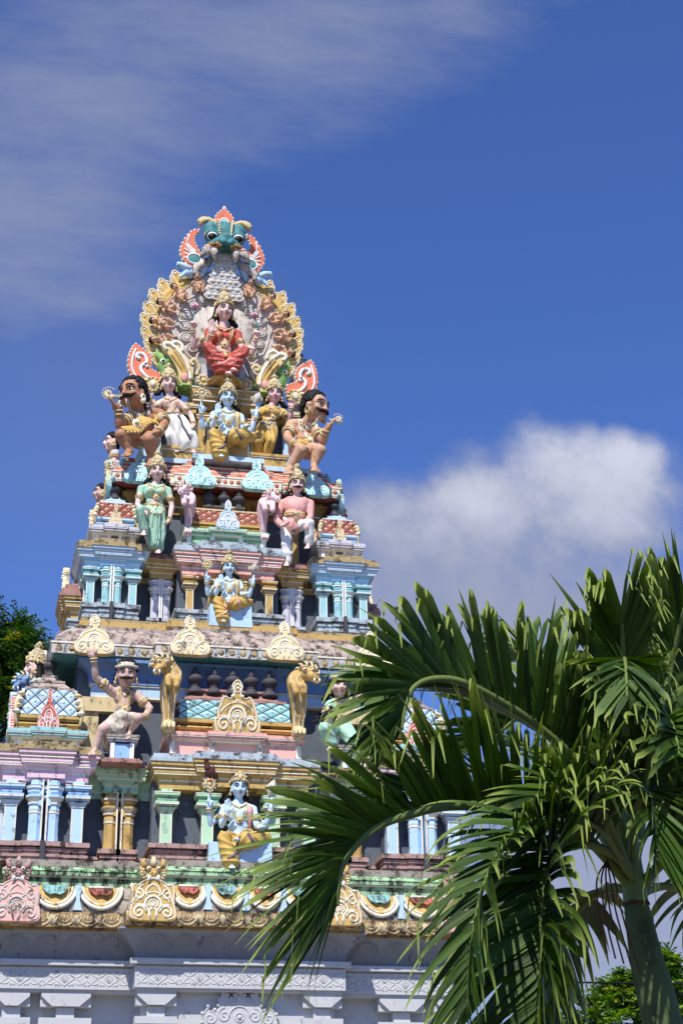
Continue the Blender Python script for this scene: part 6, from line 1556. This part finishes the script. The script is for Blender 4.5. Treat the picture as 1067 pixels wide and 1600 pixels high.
def frond(pts, up, start=.28, n=38, L=.72, w=.07, lift=45, ang=(62, 26), droop=.9, hangp=.6, r0=.034, seed=1, Lend=.55, skip=None, upend=None, sides=(-1, 1), fan=0):
    rr = random.Random(seed)
    C = crv([tuple(p) for p in pts], 8); C = [V(p) for p in C]; m = len(C)
    mb = MB(); mb.uv = []
    cum = [0]
    for a, b in zip(C, C[1:]): cum.append(cum[-1]+(b-a).length)
    tot = cum[-1]
    def pos(t):
        s_ = t*tot; i = 0
        while i < m-2 and cum[i+1] < s_: i += 1
        f = (s_-cum[i])/max(1e-6, cum[i+1]-cum[i]); return C[i].lerp(C[i+1], f), (C[i+1]-C[i]).normalized()
    for k in range(n):
        for sg in sides:
            t = start+(1-start)*(k+rr.uniform(-.25, .25)+.3)/n; t = min(.995, t); u = (t-start)/(1-start)
            p, tg = pos(t); uu = V(up).lerp(V(upend), u) if upend else V(up)
            uu = (uu-tg*uu.dot(tg)).normalized(); sv = tg.cross(uu)
            a = radians(ang[0]+(ang[1]-ang[0])*u+rr.uniform(-7, 7)); lf = radians(lift+rr.uniform(-15, 15)+(fan*rr.uniform(-.3, 1)*max(0, (u-.55)/.45)))
            d = tg*cos(a)+(uu*sin(lf)+sv*sg*cos(lf))*sin(a)
            l = (rr.uniform(.82, 1.1) if hangp < .75 else rr.uniform(.93, 1.05))*L*(.55+.45*sin(pi*min(1, u*1.25+.18)) if u < .6 else (1-(u-.6)/.4*(1-Lend)))*rr.uniform(.9, 1.08)
            nr = (uu*cos(lf)-sv*sg*sin(lf))
            leaflet(mb, p, d, nr, l, w*rr.uniform(.55, 1.15)*(1 if u < .85 else .75), droop*rr.uniform(.6, 1.5), rr.random() < hangp, .7, rr)
    o = mb.build('frond', PALM)
    r = MB(); r.tube(C, [r0*(1-.8*i/(m-1))+.004 for i in range(m)], 'rachis', 8); r.build('rachis', o)
    return o
A = lambda *l: [at(*q) for q in l]
# 1 the big arch over the patch of blue sky
frond(A((985,1378,-9), (968,1285,-9.06), (915,1205,-9.2), (842,1137,-9.4), (782,1097,-9.6), (721,1066,-9.8), (676,1061,-9.9), (646,1074,-9.95), (633,1104,-9.97), (627,1140,-9.98)), (-.35,-.1,.9), .32, 78, .83, .076, 52, (64, 34), .32, .94, .036, 1, .66, upend=(-1,-.1,.1))
# 2 the long low one that sweeps left across the tower
frond(A((985,1385,-9), (905,1300,-9.15), (827,1278,-9.4), (760,1261,-9.6), (693,1260,-9.8), (636,1274,-10), (602,1286,-10.05), (575,1303,-10.1), (552,1326,-10.15), (535,1354,-10.2), (529,1385,-10.2), (527,1415,-10.2)), (-.25,-.1,1), .27, 92, .94, .056, 52, (62, 30), .4, .4, .036, 2, .76, upend=(-1,-.15,-.1))
# 3 the near one that droops at left of the trunk, in full light
frond(A((994,1380,-9), (968,1343,-9.15), (934,1324,-9.35), (900,1319,-9.55), (872,1328,-9.75), (856,1356,-9.95), (850,1410,-10.1), (848,1470,-10.2), (845,1540,-10.25), (842,1620,-10.25)), (-.6,-.4,.6), .24, 84, .98, .068, 36, (74, 44), 1.35, .7, .03, 3, .85, upend=(-1,-.5,.2))
frond(A((990,1378,-9.05), (940,1300,-9.5), (880,1275,-9.9), (820,1290,-10.2), (775,1340,-10.4), (748,1410,-10.5), (735,1490,-10.5), (730,1570,-10.5)), (-.5,-.4,.7), .3, 50, .62, .05, 35, (62, 36), 2.2, .4, .014, 23, .8, upend=(-1,-.6,.1))
# 4 dark one behind, hanging left of the trunk
frond(A((992,1392,-8.95), (955,1388,-8.75), (915,1408,-8.5), (885,1455,-8.3), (868,1530,-8.2), (862,1620,-8.15)), (-.4,.5,.7), .22, 34, .8, .09, 5, (60, 30), 1.0, .25, .034, 4, .7)
# 5 upright, seen from below, its tip just bending over
frond(A((984,1360,-9), (978,1250,-9.0), (976,1150,-9.05), (974,1070,-9.15), (972,1010,-9.3), (971,975,-9.45)), (0,.9,.3), .22, 58, .80, .088, 14, (62, 14), .25, .9, .036, 5, .85, upend=(0,1,.2))
frond(A((978,1150,-9.3), (976,1060,-9.5), (975,1030,-9.75), (977,1045,-9.95), (979,1090,-10.05)), (0,.2,1), .3, 22, .5, .06, -10, (62, 30), 1.3, .7, .02, 25, .6, upend=(0,-1,.4))
# 6 upright behind it to the right
frond(A((990,1360,-9), (1008,1240,-8.8), (1028,1130,-8.7), (1046,1050,-8.75), (1060,985,-8.9), (1068,950,-9.0)), (.1,.9,.3), .24, 52, .82, .085, 16, (60, 18), .25, .85, .034, 6, .8, upend=(.2,1,.2))
# 7 out to the right
frond(A((1000,1388,-9), (1024,1358,-9.1), (1067,1325,-9.3), (1130,1300,-9.5), (1200,1310,-9.7), (1260,1370,-9.8)), (.3,-.1,1), .25, 40, .8, .07, 25, (62, 28), 1.1, .4, .036, 7, .6)
# 8 away from us, up and to the left
frond(A((984,1365,-9), (940,1250,-8.6), (905,1150,-8.3), (875,1085,-8.1), (850,1045,-7.9), (820,1030,-7.6), (790,1035,-7.2)), (-.1,.3,.9), .28, 44, .80, .085, 42, (58, 30), .2, .75, .034, 8, .6)
# 9 short one towards us, filling the heart of the crown
frond(A((985,1375,-9), (955,1300,-9.3), (930,1255,-9.6), (905,1235,-9.85), (880,1240,-10.0), (862,1262,-10.1), (852,1300,-10.15)), (-.5,-.1,.9), .22, 36, .62, .075, 48, (66, 40), .9, .45, .034, 9, .8)
# 10 right and down behind the trunk
frond(A((1000,1395,-8.9), (1040,1385,-8.6), (1080,1405,-8.3), (1110,1460,-8.1), (1125,1540,-8)), (.4,.4,.8), .2, 24, .7, .055, 15, (58, 28), 1.3, .3, .03, 10, .6)
# 11 fills behind the hanging tip
frond(A((988,1365,-9), (1000,1270,-8.9), (1015,1190,-9.1), (1030,1140,-9.35), (1042,1125,-9.6), (1052,1140,-9.8), (1060,1180,-9.95)), (.2,-.2,.9), .24, 44, .75, .075, 28, (62, 40), .8, .65, .032, 12, .7)
# 26 hangs before the crownshaft
frond(A((986,1340,-9.05), (992,1275,-9.3), (1002,1240,-9.55), (1012,1240,-9.8), (1020,1275,-9.95), (1024,1340,-10.0)), (.2,-.3,.9), .2, 34, .62, .055, 20, (62, 34), 1.8, .4, .026, 26, .7, upend=(.6,-.8,.2))
# 12 a dark one far behind that shows under the arch
frond(A((984,1380,-9), (930,1290,-8.3), (870,1200,-7.6), (800,1165,-7), (740,1165,-6.5), (690,1200,-6.1)), (-.2,.1,1), .3, 30, .62, .06, 35, (58, 26), .7, .3, .03, 13, .6)
# 13 another behind, its blades standing up between the first two
frond(A((986,1372,-9), (950,1270,-8.8), (905,1190,-8.7), (860,1135,-8.6), (815,1120,-8.5), (775,1150,-8.4)), (-.1,.2,1), .26, 46, .85, .085, 46, (62, 34), .2, .75, .034, 14, .7)
for k in range(5):   # dry flower strands hanging below the crown
    mb = MB(); x0 = 922+k*7; mb.tube(crv([tuple(at(948, 1345, -9.1)), tuple(at(x0+10, 1375, -9.2)), tuple(at(x0+14+k*2, 1430, -9.2)), tuple(at(x0+26+k*6, 1490+k*8, -9.2))], 6), .006, 'strand', 5); mb.build('flower_strand', PALM)
rebase(PALM, foot)

# ------------------------------------------------------------------ trees beyond
def leafcard(mb, p, d, n_, L, w, m):
    s_ = d.cross(n_).normalized()*w*.5; a = p; b = p+d*L
    mb.add([a, p+d*L*.45+s_, b, p+d*L*.45-s_], [(0,1,2,3)], m, False)
def tree(label, base, height, crown, n, L, w, mats, seed, spray=10, trunk_r=.25, name='leafy_tree', cat='tree', drop=.25):
    """tapered trunk with forking limbs; foliage in sprays of leaves round the limb ends"""
    root = empty(name, (0,0,0), label, cat); rr = random.Random(seed)
    b = V(base); mb = MB(); ends = []
    top = b+V((rr.uniform(-.3,.3), rr.uniform(-.3,.3), height))
    mb.tube(crv([tuple(b), tuple(b.lerp(top, .35)+V((.15,0,0))), tuple(b.lerp(top, .7)), tuple(top)], 6), [trunk_r*(1-.9*i/18) for i in range(19)], 'bark', 10)
    for c, r in crown:
        c = V(c); st = b.lerp(top, min(.95, max(.2, (c.z-r-b.z)/height)*.85)); mid = st.lerp(c, .55)+V((rr.uniform(-.3,.3), rr.uniform(-.3,.3), .1))
        mb.tube(crv([tuple(st), tuple(mid), tuple(c)], 5), [trunk_r*.4*(1-.8*i/10) for i in range(11)], 'bark', 6)
        for k in range(7):
            e = c+V((rr.gauss(0,1), rr.gauss(0,1), rr.gauss(0,.7))).normalized()*r*rr.uniform(.5, .95); mb.tube([mid.lerp(c, .6), c.lerp(e, .5)+V((0,0,.08*r)), e], [trunk_r*.13, trunk_r*.09, trunk_r*.03], 'bark', 4); ends.append((e, r))
    mb.build('trunk', root)
    mb = MB()
    for i in range(n):
        c, r = crown[rr.randrange(len(crown))] if rr.random() < .5 else (lambda q: (q[0], q[1]*.45))(ends[rr.randrange(len(ends))])
        v = V((rr.gauss(0,1), rr.gauss(0,1), rr.gauss(0,1))).normalized()
        p = V(c)+V((v.x*r, v.y*r, v.z*r*.8))*(rr.random()**.33)
        if mnoise.noise(p*(1.1/max(.5, r*.6))+V((seed,0,0))) < -.12: continue
        d = (v+V((rr.gauss(0,.5), rr.gauss(0,.5), rr.gauss(-drop,.4)))).normalized(); m = rr.choices(mats, weights=[6, 3, .5][:len(mats)])[0]
        q = p.copy(); sd2 = d.cross(V((rr.gauss(0,.3), rr.gauss(0,.3), 1))).normalized()
        for k in range(spray):
            sg = 1 if k % 2 else -1
            dl = (d*.75+sd2*sg*.8+V((0,0,rr.gauss(-.1,.15)))).normalized()
            leafcard(mb, q, dl, V((rr.gauss(0,.4), rr.gauss(0,.4), 1)), L*rr.uniform(.7, 1.2)*(1-.4*k/spray), w, m)
            if sg > 0: q = q+d*L*.45; d = (d+V((0,0,-.06))).normalized()
    mb.build('crown', root); rebase(root, b); return root
tree('dark feathery evergreen tree behind the left edge of the temple tower', (-3.6, 9.2, GROUND), 11.2,
     [((-3.15, 9.0, 7.05), .75), ((-2.55, 9.1, 7.1), .42), ((-3.9, 9.3, 7.3), .9), ((-2.55, 8.8, 6.2), .75), ((-3.3, 8.9, 5.9), .9), ((-2.7, 9.0, 5.2), .9), ((-3.6, 9.2, 4.9), 1.0), ((-2.3, 9.1, 6.65), .35), ((-4.4, 9.3, 5.9), 1.1), ((-3.0, 9.2, 4.0), 1.0), ((-2.62, 9.0, 7.55), .22), ((-3.35, 9.0, 7.8), .3), ((-2.25, 9.0, 6.1), .35)], 5200, .14, .04, ['treeleaf', 'treeleaf', 'treeleaf_yellow'], 21, 14, .22, 'evergreen_tree', drop=.1)
tree('bright green leafy tree low on the right, behind the palm trunk', (8.6, 9.5, GROUND), 6.0,
     [((8.7, 9.0, 1.5), .62), ((7.7, 9.0, 1.0), .62), ((9.4, 9.1, 1.55), .6), ((8.2, 8.8, .5), .8), ((9.2, 8.8, .5), .9), ((7.2, 9.1, .5), .6), ((8.6, 8.9, -.4), 1.0), ((7.4, 9.0, -.4), .9), ((9.9, 9.2, .9), .8), ((6.7, 9.2, -.1), .6), ((8.1, 9.0, 1.45), .35), ((9.0, 9.0, 2.0), .25)], 5200, .13, .06, ['treeleaf_bright', 'treeleaf', 'treeleaf_yellow'], 33, 8, .22)
tree('darker rounded tree further right, beyond the bright green tree', (12.0, 13.0, GROUND), 6.2,
     [((11.6, 13, 2.2), .9), ((12.6, 13, 1.6), 1.1), ((11.0, 13, 1.0), 1.1), ((12.2, 12.8, .4), 1.3), ((10.4, 13, .2), 1.0)], 2600, .15, .07, ['treeleaf', 'treeleaf_bright'], 44, 8, .25)
mb = MB(); P_ = crv([tuple(at(560, 1532, 5)), tuple(at(900, 1535, 5)), tuple(at(1067, 1537, 5)), tuple(at(1300, 1535, 5))], 8); mb.tube(P_, .016, 'cablemat', 6)
tag(mb.build('overhead_cable'), 'thin black overhead cable crossing in front of the bright green tree', 'cable')
rebase(T, (0, YC, GROUND))
